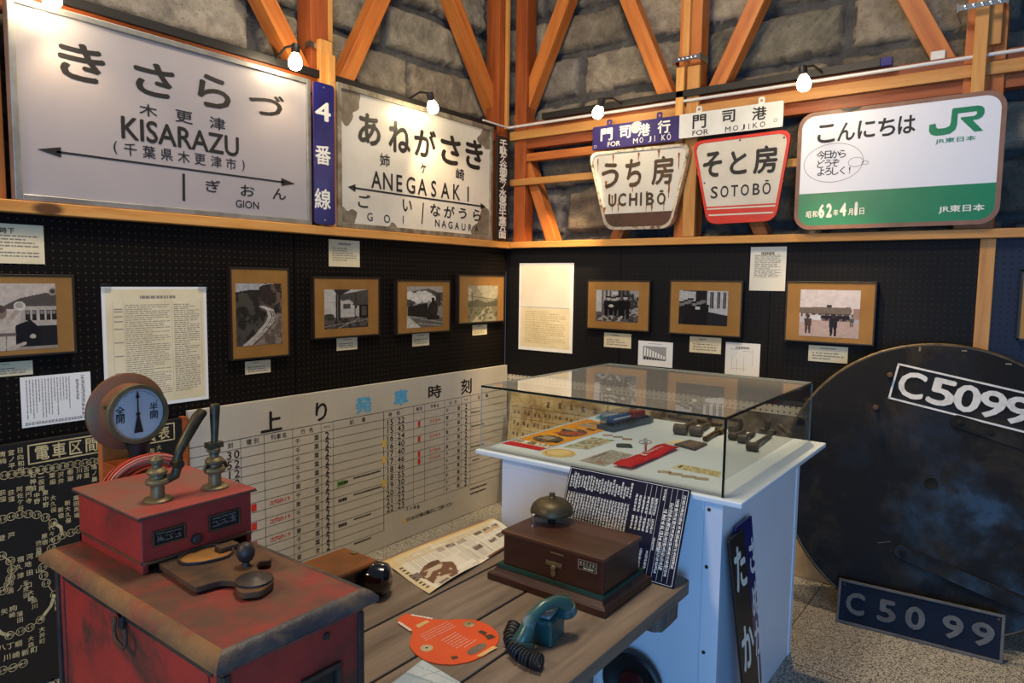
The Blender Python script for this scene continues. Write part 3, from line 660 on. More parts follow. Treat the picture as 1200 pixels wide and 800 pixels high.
L.build('next_station', M_['black_text'], pn)
# --- vertical destination board
P = left(.062)
a = P.uv(580.5, 155); b = P.uv(592, 158); u0, u1 = -.185, -.068; v0, v1 = 1.75, 2.405
t = thing('destination_board', 'narrow black board of white vertical characters in the corner beside the worn sign', 'sign', P.at((u0+u1)/2, v0))
MB(P).box((u0, v0, -.012), (u1, v1, 0)).build('board', M_['black'], t, .0015)
L = MB(P)
for i, ch in enumerate('千駄ケ谷御茶ノ水東京千葉方面'):
    L.em(ch, (u0+u1)/2, v1-.045-i*(v1-v0-.08)/13, .056 if ch not in 'ケノ' else .046, .001, .03, 1.45)
L.build('lettering', M_['white_text'], t)

# --- hanging plates FOR MOJIKO
z = lambda *q: S3(670, 110, 4.21, *q)
P = right(.075)
def plate(name, label, quad, m, mt, items, hooks):
    pts = [P.uv(*z(*quad[i:i+2])) for i in range(0, 8, 2)]
    u0 = (pts[0][0]+pts[3][0])/2; u1 = (pts[1][0]+pts[2][0])/2; v1 = (pts[0][1]+pts[1][1])/2; v0 = (pts[2][1]+pts[3][1])/2
    t = thing(name, label, 'sign', P.at((u0+u1)/2, v0), 'hanging destination plates')
    MB(P).prism(roundpoly([(u0, v0), (u1, v0), (u1, v1), (u0, v1)], .008), -.006, 0).build('plate', m, t, .001)
    L = MB(P)
    for s, q, bo in items: L.tpx(s, *z(*q), .001, bo, 1.0)
    L.stroke(circ(u0+.02 if mt is M_['white_text'] else u1-.035, v0+.02 if mt is M_['white_text'] else v0+.035, .008, 16), .002, .001, True)
    L.build('lettering', mt, t)
    for k in hooks:
        u = u0+k*(u1-u0)
        MB(P).ring(rrect(u-.016, v1-.004, u+.016, v1+.032, .009, 4), rrect(u-.007, v1+.008, u+.007, v1+.022, .004, 4), -.006, -.001).build('hanging_tab', m, t)
    return t
plate('destination_plate', 'violet hanging plate with white characters, touching the white plate', (103, 165, 530, 105, 530, 235, 103, 275), M_['purple'], M_['white_text'],
      [('門', (142, 165, 203, 235), .03), ('司', (235, 152, 292, 222), .03), ('港', (325, 142, 388, 212), .03), ('行', (422, 125, 488, 198), .03), ('FOR', (177, 230, 240, 262), .012),
       ('M', (303, 217, 327, 246), .01), ('O', (335, 213, 353, 242), .01), ('J', (378, 208, 393, 238), .01), ('I', (408, 205, 412, 234), .01), ('K', (443, 200, 462, 230), .01), ('Ō', (470, 189, 490, 228), .01)], (.2, .78))
plate('destination_plate', 'white hanging plate with black characters above the red bordered headmark', (530, 105, 1043, 30, 1043, 160, 530, 222), M_['white'], M_['black_text'],
      [('門', (595, 97, 665, 175), .022), ('司', (740, 75, 808, 145), .022), ('港', (888, 58, 963, 133), .022), ('FOR', (595, 172, 675, 207), .008), ('M', (757, 160, 784, 188), .006), ('O', (795, 154, 822, 183), .006), ('J', (836, 149, 855, 178), .006), ('I', (872, 146, 877, 174), .004), ('K', (893, 141, 918, 169), .006), ('O', (928, 135, 955, 165), .006)], (.2, .8))
# --- headmarks
P = right(.07)
def uvs(*q): return [P.uv(*z(q[i], q[i+1])) for i in range(0, len(q), 2)]
out = roundpoly(uvs(85, 292, 592, 240, 490, 664, 168, 672), .065, 7)
t = thing('headmark_sign', 'rusty white trapezoid headmark with a metal rim, reading UCHIBO', 'sign', P.at(sum(p[0] for p in out)/len(out), min(p[1] for p in out)), 'train headmarks')
MB(P).prism(shrink(out, .012), -.02, 0).build('plate', M_['enamel_old'], t)
MB(P).ring(out, shrink(out, .016), -.03, .008).build('rim', mat('worn_chrome_rim', (206, 200, 186), (120, 104, 80), rough=.3, metal=.8, scale=26, lo=.5, hi=.66), t)
lo_, hi_ = min(p[1] for p in out), max(p[1] for p in out)
def clip(poly, y, keep_below=True):
    o = []
    for p, q in zip(poly, poly[1:]+poly[:1]):
        a, b = (p[1] < y), (q[1] < y)
        if a == keep_below: o.append(p)
        if a != b: k = (y-p[1])/(q[1]-p[1]); o.append((p[0]+(q[0]-p[0])*k, y))
    return o
inn = shrink(out, .017)
MB(P).poly(clip(inn, P.uv(*z(325, 585))[1]), .001).build('band', mat('brown_band', (82, 50, 36), (58, 40, 30), rough=.55, scale=8), t)
rs = MB(P); rnd = random.Random(3)
for (x, y, w, h) in ((205, 300, 8, 50), (330, 290, 9, 40), (430, 275, 10, 40), (170, 430, 12, 40), (200, 500, 10, 80), (370, 480, 8, 90), (480, 430, 12, 70), (230, 540, 8, 40), (395, 545, 8, 40), (455, 530, 7, 50), (300, 450, 6, 40), (130, 320, 7, 60), (530, 290, 9, 70), (160, 560, 20, 30)):
    u, v = P.uv(*z(x, y)); k = .0013
    pts = [(u-w*k/2*(1-j/5)+rnd.uniform(-.002, .002), v-h*k*j/5) for j in range(6)]; pts2 = [(u+w*k/2*(1-j/5)+.001+rnd.uniform(-.002, .002), v-h*k*j/5) for j in range(6)]
    rs.poly(pts+pts2[::-1], .0011)
rs.build('rust_streak', M_['rust_streak'], t)
L = MB(P)
for ch, q in (('う', (145, 335, 235, 470)), ('ち', (262, 315, 347, 462)), ('房', (392, 300, 507, 452))): L.tpx(ch, *z(*q), .0016, .03, .9)
L.build('kana_name', M_['brown_text'], t); L = MB(P)
for ch, q in (('U', (180, 490, 222, 558)), ('C', (228, 488, 270, 556)), ('H', (282, 486, 325, 554)), ('I', (336, 484, 348, 552)), ('B', (366, 484, 408, 550)), ('Ō', (420, 473, 465, 548))): L.tpx(ch, *z(*q), .0016, .035, 1)
L.build('roman_name', M_['brown_text'], t)
out = roundpoly(uvs(594, 236, 1088, 172, 1006, 625, 668, 644), .06, 7)
t = thing('headmark_sign', 'clean white trapezoid headmark with a red border, reading SOTOBO', 'sign', P.at(sum(p[0] for p in out)/len(out), min(p[1] for p in out)), 'train headmarks')
MB(P).prism(shrink(out, .004), -.014, 0).build('plate', M_['beige'], t)
MB(P).ring(out, shrink(out, .016), -.016, .002).build('border', M_['sign_red'], t)
inn = shrink(out, .015); y1 = P.uv(*z(830, 548))[1]
MB(P).poly(clip(inn, y1), .001).build('red_band', M_['sign_red'], t)
wl = MB(P)
for yy in (560, 592):
    y = P.uv(*z(830, yy))[1]; wl.poly(clip(clip(inn, y+.004), y-.004, False), .0015)
wl.build('white_line', M_['beige'], t)
L = MB(P)
for ch, q in (('そ', (645, 280, 745, 415)), ('と', (778, 275, 868, 400)), ('房', (893, 248, 1020, 397))): L.tpx(ch, *z(*q), .0016, .03, .9)
L.build('kana_name', M_['black_text'], t); L = MB(P)
for ch, q in (('S', (685, 455, 722, 517)), ('O', (733, 451, 775, 512)), ('T', (785, 448, 822, 507)), ('O', (833, 444, 876, 503)), ('B', (892, 440, 930, 499)), ('Ō', (940, 423, 984, 496))): L.tpx(ch, *z(*q), .0016, .014, 1)
L.build('roman_name', M_['black_text'], t)
bo = MB(P)
for x, y in ((615, 270), (830, 228), (1048, 215), (1045, 430), (655, 440)): u, v = P.uv(*z(x, y)); bo.lathe([(.005, 0), (.004, .003), (0, .004)], (u, v, 0), (0, 0, 1), 8)
bo.build('bolt', M_['iron'], t)

# --- green and white greeting sign
P = right(.075); z = lambda *q: S3(920, 100, 4.279, *q)
c = [P.uv(*z(*q)) for q in ((60, 135), (1107, 28), (1085, 690), (52, 728))]
u0, u1 = (c[0][0]+c[3][0])/2, (c[1][0]+c[2][0])/2; v1, v0 = (c[0][1]+c[1][1])/2, (c[2][1]+c[3][1])/2
out = rrect(u0, v0, u1, v1, .075, 8); inn = rrect(u0+.019, v0+.019, u1-.019, v1-.019, .06, 8)
t = thing('greeting_sign', 'green and white rounded greeting sign with a brown border and a railway emblem', 'sign', P.at((u0+u1)/2, v0))
MB(P).ring(out, inn, -.01, .001).build('border', M_['sign_border'], t)
yg = (P.uv(*z(80, 545))[1]+P.uv(*z(1055, 487))[1])/2
pn = MB(P).prism(inn, -.009, 0).build('panel', M_['sign_white'], t)
MB(P).poly(clip(inn, yg), .0006).build('green_field', M_['green'], t)
nu0, nu1 = P.uv(*z(272, 128))[0], P.uv(*z(392, 128))[0]
MB(P).poly([(nu0, v1+.001), (nu1, v1+.001), (nu1-.02, v1-.012), ((nu0+nu1)/2, v1-.019), (nu0+.02, v1-.012)], .0016).build('notch', M_['black'], t)
L = MB(P)
for i, ch in enumerate('こんにちは'):
    x0 = 160+i*101; y0 = 192-i*11.5; L.tpx(ch, *z(x0, y0, x0+94, y0+100), .001, .022, .75)
L.build('greeting_lettering', M_['black_text'], pn); L = MB(P)
for s, y0, n in (('今日から', 328, 4), ('どうぞ', 372, 3), ('よろしく!', 412, 5)):
    for i, ch in enumerate(s): L.em(ch, *P.uv(*z(180+i*36, y0+22-i*2.4)), .043, .001, .010)
cx, cy = P.uv(*z(240, 388)); k = .00108
L.stroke(circ(cx, cy, 122*k, 40, 84*k), .0016, .001, True)
for x, y, rx, ry in ((355, 384, 30, 20), (402, 387, 13, 8)): L.stroke(circ(*P.uv(*z(x, y)), rx*k, 20, ry*k), .0016, .001, True)
L.build('speech_bubble', M_['black_text'], pn)
L = MB(P); J = lambda *q: [P.uv(*z(q[i], q[i+1])) for i in range(0, len(q), 2)]
ju0, jv0, ju1, jv1 = P.box(*z(720, 100, 1003, 254), .8)
JJ = lambda pts: [(ju0+x*(ju1-ju0), jv0+y*(jv1-jv0)) for x, y in pts]
L.poly(JJ([(0, .46), (.12, .48), (.13, .34), (.17, .27), (.30, .27), (.38, .33), (.40, .44), (.41, .92), (.52, .93), (.52, .36), (.49, .16), (.40, .03), (.28, 0), (.13, .0), (.04, .07), (0, .2)]), .001)
L.poly(JJ([(.41, .92), (.42, 1.0), (.88, 1.0), (.88, .79), (.52, .78), (.52, .9)]), .0011)
L.poly(JJ([(.86, 1.0), (.94, .97), (.99, .88), (1.0, .70), (.97, .56), (.90, .48), (.84, .47), (.78, .60), (.84, .64), (.87, .70), (.86, .79)]), .0012)
L.poly(JJ([(.58, .62), (.80, .62), (.86, .48), (.80, .46), (1.0, .02), (.84, .02), (.58, .56)]), .0013)
def spread(mb, s, x0, y0, x1, y1, size, bold):
    n = len(s)
    for i, ch in enumerate(s): mb.em(ch, *P.uv(*z(x0+(x1-x0)*i/(n-1), y0+(y1-y0)*i/(n-1))), size, .0012, bold)
L.build('railway_emblem', M_['green'], pn); L = MB(P); L.tpx('JR東日本', *z(752, 250, 958, 296), .0012, .012, .9)
L.build('company_name', M_['green'], pn)
L = MB(P); L.tpx('JR東日本', *z(768, 593, 1002, 643), .0012, .022, .9); L.build('company_name', M_['white_text'], pn); L = MB(P)
for ch, x0, x1, yc, h, b in (('昭', 105, 132, 648, 34, .02), ('和', 136, 163, 645, 34, .02), ('6', 166, 200, 630, 72, .05), ('2', 204, 238, 627, 72, .05), ('年', 241, 268, 638, 34, .02), ('4', 272, 310, 622, 70, .05), ('月', 316, 342, 634, 34, .02), ('1', 347, 366, 618, 70, .05), ('日', 372, 398, 630, 34, .02)):
    L.tpx(ch, *z(x0, yc-h/2, x1, yc+h/2), .0012, b, .9)
L.build('date_lettering', M_['white_text'], pn)
# ------------------------------------------------------------------ printed pictures
class Canvas:
    def __init__(s, w, h, base, seed=1):
        s.w, s.h = w, h; s.X, s.Y = np.meshgrid((np.arange(w)+.5)/w, (np.arange(h)+.5)/h)
        s.c = np.zeros((h, w, 3)); s.c[:] = base; s.seed = seed
    def put(s, m, c, a=1.0): s.c[m] = s.c[m]*(1-a)+np.array(c, float)*a; return s
    def rect(s, x0, y0, x1, y1, c, a=1.0): return s.put((s.X >= x0) & (s.X <= x1) & (s.Y >= y0) & (s.Y <= y1), c, a)
    def ell(s, x, y, rx, ry, c, a=1.0): return s.put(((s.X-x)/rx)**2+((s.Y-y)/ry)**2 < 1, c, a)
    def poly(s, pts, c, a=1.0):
        m = np.zeros(s.X.shape, bool); n = len(pts)
        for i in range(n):
            (x1, y1), (x2, y2) = pts[i], pts[(i+1) % n]
            if y1 == y2: continue
            m ^= ((y1 > s.Y) != (y2 > s.Y)) & (s.X < (x2-x1)*(s.Y-y1)/(y2-y1)+x1)
        return s.put(m, c, a)
    def line(s, x1, y1, x2, y2, w, c, a=1.0):
        d = max(1e-6, (x2-x1)**2+(y2-y1)**2); t = np.clip(((s.X-x1)*(x2-x1)+(s.Y-y1)*(y2-y1))/d, 0, 1)
        return s.put(np.hypot(s.X-x1-t*(x2-x1), s.Y-y1-t*(y2-y1)) < w/2, c, a)
    def grain(s, amp, sc=18):
        s.c *= (1+amp*(fbm(s.X, s.Y, sc, s.seed, 3)-.5)*2)[..., None]; return s
    def patch(s, sc, thr, c, seed, box=(0, 0, 1, 1), a=1.0):
        m = (fbm(s.X, s.Y, sc, seed, 4) > thr) & (s.X >= box[0]) & (s.Y >= box[1]) & (s.X <= box[2]) & (s.Y <= box[3]); return s.put(m, c, a)
    def person(s, x, y, h, c, face=(150, 140, 130)):
        s.ell(x, y+h*.9, h*.07, h*.09, face); s.rect(x-h*.08, y+h*.93, x+h*.08, y+h*1.0, c)
        s.poly([(x-h*.16, y+h*.78), (x+h*.16, y+h*.78), (x+h*.14, y+h*.4), (x-h*.14, y+h*.4)], c)
        s.poly([(x-h*.13, y+h*.42), (x-h*.01, y+h*.42), (x-h*.03, y), (x-h*.11, y)], c); return s.poly([(x+h*.01, y+h*.42), (x+h*.13, y+h*.42), (x+h*.12, y), (x+h*.04, y)], c)
    def mesh(s, name, corner, m, parent=None, **kw):
        """corner(x, y) -> world point"""
        xs, ys = np.linspace(0, 1, s.w+1), np.linspace(0, 1, s.h+1)
        mb = MB(); V = [tuple(corner(x, y)) for y in ys for x in xs]; W = s.w+1
        mb.add(V, [(j*W+i, j*W+i+1, (j+1)*W+i+1, (j+1)*W+i) for j in range(s.h) for i in range(s.w)])
        o = mb.build(name, m, parent, **kw)
        a = o.data.color_attributes.new('col', 'FLOAT_COLOR', 'CORNER')
        c = np.clip(s.c.reshape(-1, 3)/255., 0, 1); c = np.where(c <= .04045, c/12.92, ((c+.055)/1.055)**2.4)
        c = np.repeat(np.concatenate([c, np.ones((len(c), 1))], 1), 4, 0); a.data.foreach_set('color', c.ravel()); return o

def ph_streetcar():
    c = Canvas(96, 84, (214, 196, 178), 3)
    c.rect(0, 0, 1, .28, (170, 150, 132)); c.poly([(.1, .62), (.45, .78), (.85, .86), (1, .86), (1, .62)], (96, 84, 76)); c.rect(.45, .34, 1, .66, (196, 180, 164))
    for x in (.52, .62, .74, .84, .93):
        c.rect(x, .44, x+.07, .6, (44, 36, 32)); c.rect(x+.01, .54, x+.06, .585, (150, 140, 128))
    c.rect(.3, .05, 1, .36, (34, 28, 28)); c.poly([(.3, .1), (.38, .38), (.6, .45), (.75, .3), (.75, .05)], (26, 22, 24))
    c.ell(.62, .2, .05, .035, (206, 190, 170)); c.ell(.95, .88, .06, .06, (180, 166, 150)); c.ell(.95, .88, .04, .04, (80, 70, 62))
    c.poly([(.1, .0), (.36, .0), (.37, .38), (.28, .5), (.12, .48)], (206, 190, 170)); c.rect(.1, .22, .37, .26, (120, 104, 92)); c.line(.22, .0, .23, .22, .015, (140, 124, 110)); c.line(.26, .44, .42, .6, .07, (190, 168, 148)); c.ell(.44, .66, .09, .07, (226, 216, 200)); c.ell(.44, .67, .055, .045, (180, 166, 148)); c.ell(.17, .57, .08, .1, (150, 124, 102)); c.ell(.16, .62, .085, .06, (96, 80, 70))
    c.line(.26, .02, .5, .1, .05, (200, 180, 160)); return c.grain(.1)
def ph_curve():
    c = Canvas(66, 88, (196, 196, 194), 5)
    c.poly([(0, .9), (.3, .86), (.6, .98), (1, 1), (1, 0), (0, 0)], (52, 48, 44)); c.patch(9, .52, (84, 78, 70), 4, (0, 0, 1, .88)); c.poly([(.5, .75), (.75, .97), (1, 1), (1, .6)], (118, 100, 84)); c.patch(11, .5, (60, 52, 46), 9, (.5, .6, 1, 1))
    c.poly([(.35, .0), (1, 0), (1, .5), (.9, .52), (.72, .4)], (150, 134, 120)); c.patch(14, .5, (112, 98, 88), 12, (.6, 0, 1, .45))
    path = [(.25, 0), (.5, .16), (.72, .34), (.8, .46), (.76, .56), (.55, .63)]
    for a, b in zip(path, path[1:]): c.line(*a, *b, .12, (96, 84, 76))
    for dx in (-.055, .0, .05):
        for a, b in zip(path, path[1:]): c.line(a[0]+dx, a[1], b[0]+dx*.8, b[1], .018, (214, 206, 196))
    for a, b in zip(path[:4], path[1:5]): c.line(a[0]-.09, a[1], b[0]-.08, b[1], .05, (196, 190, 182))
    c.rect(0, .86, .5, 1, (186, 186, 186)); c.poly([(0, .82), (.2, .87), (.55, .8), (.55, .9), (.3, .9), (0, .86)], (52, 48, 44)); return c.grain(.14)
def ph_shed():
    c = Canvas(84, 72, (206, 202, 196), 6)
    c.poly([(.25, .85), (1, 1), (1, .55), (.5, .6)], (88, 84, 80)); c.poly([(.2, 1), (.6, 1), (.3, .82)], (60, 56, 54)); c.rect(0, 0, 1, .28, (96, 90, 84)); c.patch(12, .52, (60, 56, 52), 3, (0, 0, 1, .25))
    c.rect(.25, .2, .36, .88, (60, 56, 54)); c.rect(.28, .2, .30, .88, (140, 134, 128)); c.poly([(.36, .4), (.4, .7), (.55, .74), (.64, .66), (.62, .35), (.5, .3)], (200, 196, 190)); c.rect(.42, .5, .58, .62, (92, 86, 82)); c.rect(.68, .2, .74, .9, (70, 64, 62)); c.rect(.78, .25, 1, .6, (36, 32, 32)); c.rect(.84, .3, .96, .56, (90, 84, 80))
    c.rect(.70, .3, .73, .5, (230, 226, 220)); c.line(0, .05, 1, .2, .02, (150, 144, 138)); c.line(.3, .0, .8, .24, .02, (160, 154, 146)); c.ell(.1, .3, .12, .08, (70, 66, 60)); return c.grain(.1)
def ph_steam():
    c = Canvas(84, 76, (150, 148, 142), 8)
    c.rect(0, .82, 1, 1, (176, 172, 166)); c.poly([(0, .5), (.5, .7), (1, .62), (1, .8), (.6, .95), (0, .86)], (88, 86, 80)); c.patch(8, .5, (64, 62, 58), 2, (0, .5, 1, .85))
    for x, y, r in ((.08, .78, .1), (.2, .74, .1), (.34, .78, .11), (.48, .8, .1), (.6, .76, .09), (.7, .7, .08), (.3, .66, .08), (.5, .68, .08)): c.ell(x, y, r*1.2, r, (226, 224, 218))
    c.rect(0, 0, 1, .22, (110, 106, 98)); c.poly([(.02, .5), (.55, .6), (.62, .22), (.02, .3)], (38, 36, 34)); c.ell(.72, .42, .14, .2, (30, 28, 28)); c.ell(.72, .44, .09, .13, (48, 46, 44)); c.rect(.68, .58, .76, .72, (26, 24, 24)); c.rect(.55, .18, .9, .28, (32, 30, 30)); c.poly([(.0, .3), (.38, .0), (.0, .0)], (214, 210, 200)); c.line(.3, .1, .95, .02, .02, (180, 176, 168)); c.line(.4, .2, 1, .1, .02, (170, 164, 156)); return c.grain(.12)
def ph_fields():
    c = Canvas(72, 72, (158, 152, 128), 9)
    c.patch(4, .5, (196, 190, 164), 5, (0, .6, 1, 1)); c.poly([(0, .55), (.3, .62), (.6, .52), (1, .6), (1, .4), (0, .4)], (98, 96, 76)); c.rect(0, 0, 1, .42, (134, 130, 100)); c.poly([(.1, 0), (.6, .4), (.66, .4), (.45, 0)], (190, 184, 160)); c.poly([(.55, 0), (.72, .4), (.76, .4), (.95, 0)], (176, 170, 144)); c.line(0, .72, 1, .6, .015, (70, 66, 52)); c.line(.12, .3, .12, .8, .03, (80, 74, 58)); c.patch(12, .56, (80, 82, 62), 6, (0, .05, 1, .45), .7); return c.grain(.12)
def ph_party():
    c = Canvas(80, 62, (98, 94, 92), 10)
    for x in np.arange(.0, 1, .09): c.rect(x, .55, x+.05, 1, (170, 166, 160) if int(x*20) % 2 else (56, 52, 52))
    c.rect(0, .3, .14, 1, (196, 192, 188)); c.rect(.8, .2, 1, 1, (166, 162, 158)); c.patch(16, .52, (60, 56, 56), 4, (.75, 0, 1, .9))
    for x, h in ((.3, .75), (.42, .72), (.52, .76), (.7, .78)): c.person(x, .1, h*.95, (22, 20, 24), (184, 176, 168))
    c.rect(.4, .86, .52, .97, (210, 206, 200)); c.ell(.36, .5, .06, .05, (200, 196, 188)); c.rect(.05, .02, .65, .2, (176, 172, 166)); c.patch(18, .5, (70, 66, 64), 7, (.05, .0, .65, .2)); return c.grain(.12)
def ph_platform():
    c = Canvas(84, 62, (66, 66, 70), 11)
    c.poly([(0, 1), (.35, .96), (.35, .7), (0, .6)], (188, 186, 184)); c.rect(.36, .3, .56, 1, (30, 28, 32)); c.poly([(.58, 1), (1, 1), (1, .28), (.58, .4)], (196, 194, 192))
    for x in (.64, .78, .9): c.rect(x, .5, x+.07, .96, (52, 52, 58)); c.rect(x+.03, .5, x+.04, .96, (150, 150, 150))
    c.poly([(.5, 0), (1, 0), (1, .3), (.58, .4)], (40, 40, 44))
    for i, x in enumerate((.06, .16, .24, .33, .42, .5)): c.person(x, -.12+.05*(i % 3), .8, (24, 23, 27), (130, 126, 124))
    c.rect(.35, .45, .44, .54, (206, 204, 200)); return c.grain(.12)
def ph_station():
    c = Canvas(96, 76, (226, 214, 210), 12)
    c.rect(0, 0, 1, .4, (196, 172, 160)); c.poly([(0, .5), (0, .62), (.85, .64), (.88, .56), (.85, .5)], (128, 112, 100)); c.rect(.02, .38, .9, .5, (92, 78, 74)); c.rect(.46, .63, .54, .68, (60, 52, 50))
    for x in np.arange(.05, .85, .11): c.rect(x, .38, x+.05, .49, (206, 196, 190))
    c.rect(0, .3, .12, .42, (196, 192, 194)); c.rect(.84, .3, 1, .42, (186, 180, 180)); c.rect(.2, .36, .36, .46, (224, 222, 222)); c.rect(.9, .4, 1, .62, (170, 140, 126))
    for x in np.arange(.4, .85, .035): c.person(x, .34, .15, (44, 36, 40), (130, 110, 104))
    c.person(.15, .07, .4, (86, 66, 62), (70, 54, 50)); c.person(.58, .03, .46, (36, 34, 42), (60, 50, 50)); c.person(.88, .24, .22, (96, 84, 76)); return c.grain(.07)

FR = 'framed photographs on the pegboard'
def framed(pl, ob, ib, pic, label, ext=None):
    u0, v0, u1, v1 = pl.box(*ob); a, b, c_, d_ = pl.box(*ib)
    if ext: u0 = ext[0]; a = ext[1]
    t = thing('framed_photograph', label, 'framed photograph', pl.at((u0+u1)/2, v0, -.02), FR)
    f = MB(pl); w = .008
    f.box((u0, v0, -.03), (u0+w, v1, .002)).box((u1-w, v0, -.03), (u1, v1, .002)).box((u0+w, v0, -.03), (u1-w, v0+w, .002)).box((u0+w, v1-w, -.03), (u1-w, v1, .002))
    f.build('frame', M_['frame'], t, .0015)
    MB(pl).box((u0+w*.4, v0+w*.4, -.02), (u1-w*.4, v1-w*.4, -.0015)).build('mount', M_['kraft'], t)
    pic().mesh('photo_print', lambda x, y: pl.at(a+(c_-a)*x, b+(d_-b)*y, -.0006), M_['photo'], t)
    MB(pl).quad(u0+w, v0+w, u1-w, v1-w, .001).build('glazing', M_['picture_glass'], t)
PL, PR = left(.032), right(.032)
z = lambda *q: S3(0, 240, 4, *q)
framed(PL, (20, 321, 90.5, 418), (20, 332, 68, 410), ph_streetcar, 'framed photo of a streetcar and a person waving a hat', (-3.02, -2.895))
framed(PL, (269, 312.5, 340, 423), (276, 332, 331, 406), ph_curve, 'framed upright photo of a curving railway track on a hillside')
framed(PL, (366.7, 324, 445, 398), (380, 339, 431.5, 385.5), ph_shed, 'framed photo of a pale train standing in a shed')
framed(PL, (465, 327.7, 528, 392.7), (477, 335.5, 519, 384.5), ph_steam, 'framed photo of a steam locomotive trailing white smoke')
framed(PL, (537.3, 321.8, 591.5, 380), (548.5, 334.5, 583.5, 377.5), ph_fields, 'framed brownish photo of fields and hills next to the corner')
framed(PR, (687, 327.7, 762.5, 389.3), (698, 339.5, 748.5, 378.3), ph_party, 'framed photo of dark suited people gathered at a table')
framed(PR, (783, 327.8, 871, 396), (795, 340, 853.5, 382.3), ph_platform, 'framed dark photo of people crowding along a platform building')
framed(PR, (918.3, 329, 1028.5, 405.7), (935.8, 339, 1009, 397), ph_station, 'framed pinkish photo of two men walking towards a station')
u0, v0, u1, v1 = PR.box(1191, 316, 1290, 403)
t = thing('framed_photograph', 'framed photograph cut off by the right edge, only its brown mount showing', 'framed photograph', PR.at((u0+u1)/2, v0, -.02), FR)
MB(PR).box((u0, v0, -.03), (u0+.008, v1, .002)).box((u1-.008, v0, -.03), (u1, v1, .002)).box((u0, v0, -.03), (u1, v0+.008, .002)).box((u0, v1-.008, -.03), (u1, v1, .002)).build('frame', M_['frame'], t)
MB(PR).box((u0+.006, v0+.006, -.02), (u1-.006, v1-.006, -.0015)).build('mount', M_['kraft'], t)

# ------------------------------------------------------------------ notices and captions
QL, QR = left(.0012), right(.0012)
def sheet(pl, bb, label, name='paper_notice', cat='notice', group=None, m='paper', ext=None, title=None, n=7, body=None, vert=False, seed=1, curl=.002, ink='grey_text', word=.012, fill=.42, quad=None):
    if quad:
        q = [pl.uv(*p) for p in quad]; u0 = (q[0][0]+q[3][0])/2; u1 = (q[1][0]+q[2][0])/2; v1 = (q[0][1]+q[1][1])/2; v0 = (q[2][1]+q[3][1])/2
    else: u0, v0, u1, v1 = pl.box(*bb)
    if ext: u0 = ext
    w, h = u1-u0, v1-v0; rnd = random.Random(seed)
    t = thing(name, label, cat, pl.at((u0+u1)/2, v0), group)
    MB(pl).box((u0, v0, 0), (u1, v1, curl)).build('sheet', M_[m], t)
    L = MB(pl); d = curl+.0004
    b = body or (.1, .08, .9, .72 if title else .9)
    if title == 'line': L.lines(u0+w*.3, v1-h*.2, u0+w*.7, v1-h*.1, 1, d, rnd, .7, .006)
    L.lines(u0+w*b[0], v0+h*b[1], u0+w*b[2], v0+h*b[3], n, d, rnd, fill, word, vert)
    L.build('printing', M_[ink], t)
    return t, (u0, v0, u1, v1), d
CAP = 'captions under the photographs'
t, r, d = sheet(QL, (10, 262, 52.5, 309.5), 'cream notice sheet at the upper left edge of the pegboard', ext=-3.02, m='paper_cream', body=(.05, .15, .95, .74), n=7, seed=2)
L = MB(QL)
for i, ch in enumerate('戦時下'): L.em(ch, r[2]-.145+i*.023, r[3]-.024, .022, d, .02)
L.build('heading', M_['black_text'], t)
sheet(QL, (385, 280, 421.3, 313), 'small cream notice pinned just below the worn station sign', m='paper_cream', title='line', body=(.1, .2, .9, .72), n=6, seed=3)
t, r, d = sheet(QL, (119, 335.5, 244, 478), 'large yellowed chronology sheet with columns of small print behind the dial', name='chronology_sheet', cat='poster', quad=((117.5, 336), (241, 336), (244.5, 469), (124, 481)), m='paper_white', title=None, body=(.2, .1, .62, .86), n=44, seed=4, word=.014, fill=.34)
w, h = r[2]-r[0], r[3]-r[1]
MB(QL).box((r[0]+w*.03, r[1]+h*.03, d-.0004), (r[2]-w*.03, r[3]-h*.02, d-.0002)).build('inner_sheet', M_['paper_cream'], t)
L = MB(QL); rnd = random.Random(9)
L.lines(r[0]+w*.66, r[1]+h*.1, r[0]+w*.92, r[1]+h*.86, 44, d, rnd, .4, .014)
for yy in (.82, .8, .76, .72, .66, .55, .44, .3, .22): L.quad(r[0]+w*.1, r[1]+h*yy-.002, r[0]+w*.18, r[1]+h*yy+.002, d)
L.lines(r[0]+w*.34, r[1]+h*.9, r[0]+w*.74, r[1]+h*.93, 1, d, rnd, .8, .01)
for x in (.09, .19, .64, .94): L.quad(r[0]+w*x, r[1]+h*.06, r[0]+w*x+.0008, r[1]+h*.88, d)
L.build('columns', M_['grey_text'], t)
for x in (.04, .96): MB(QL).box((r[0]+w*x-.018, r[3]-.016, 0), (r[0]+w*x+.018, r[3]+.010, .008)).build('plastic_clip', M_['acrylic'], t, .002)
t, r, d = sheet(QL, None, 'handwritten white sheet with vertical writing beside the dial gauge', quad=((23, 443), (105.5, 434.5), (107.5, 491), (26, 501)), m='paper_white', body=(.06, .16, .70, .94), n=15, vert=True, seed=5, word=.008, fill=.32, ink='grey_text')
w, h = r[2]-r[0], r[3]-r[1]
L = MB(QL); rnd = random.Random(2)
for i in range(9): L.scribble(r[2]-w*.12, r[3]-h*.1-i*.017, .016, d, rnd)
for i in range(6): L.scribble(r[2]-w*.2, r[3]-h*.16-i*.013, .013, d, rnd)
for i in range(20): L.scribble(r[0]+w*(.06+i*.046), r[1]+h*.07, .012, d, rnd)
L.build('heading', M_['grey_text'], t)
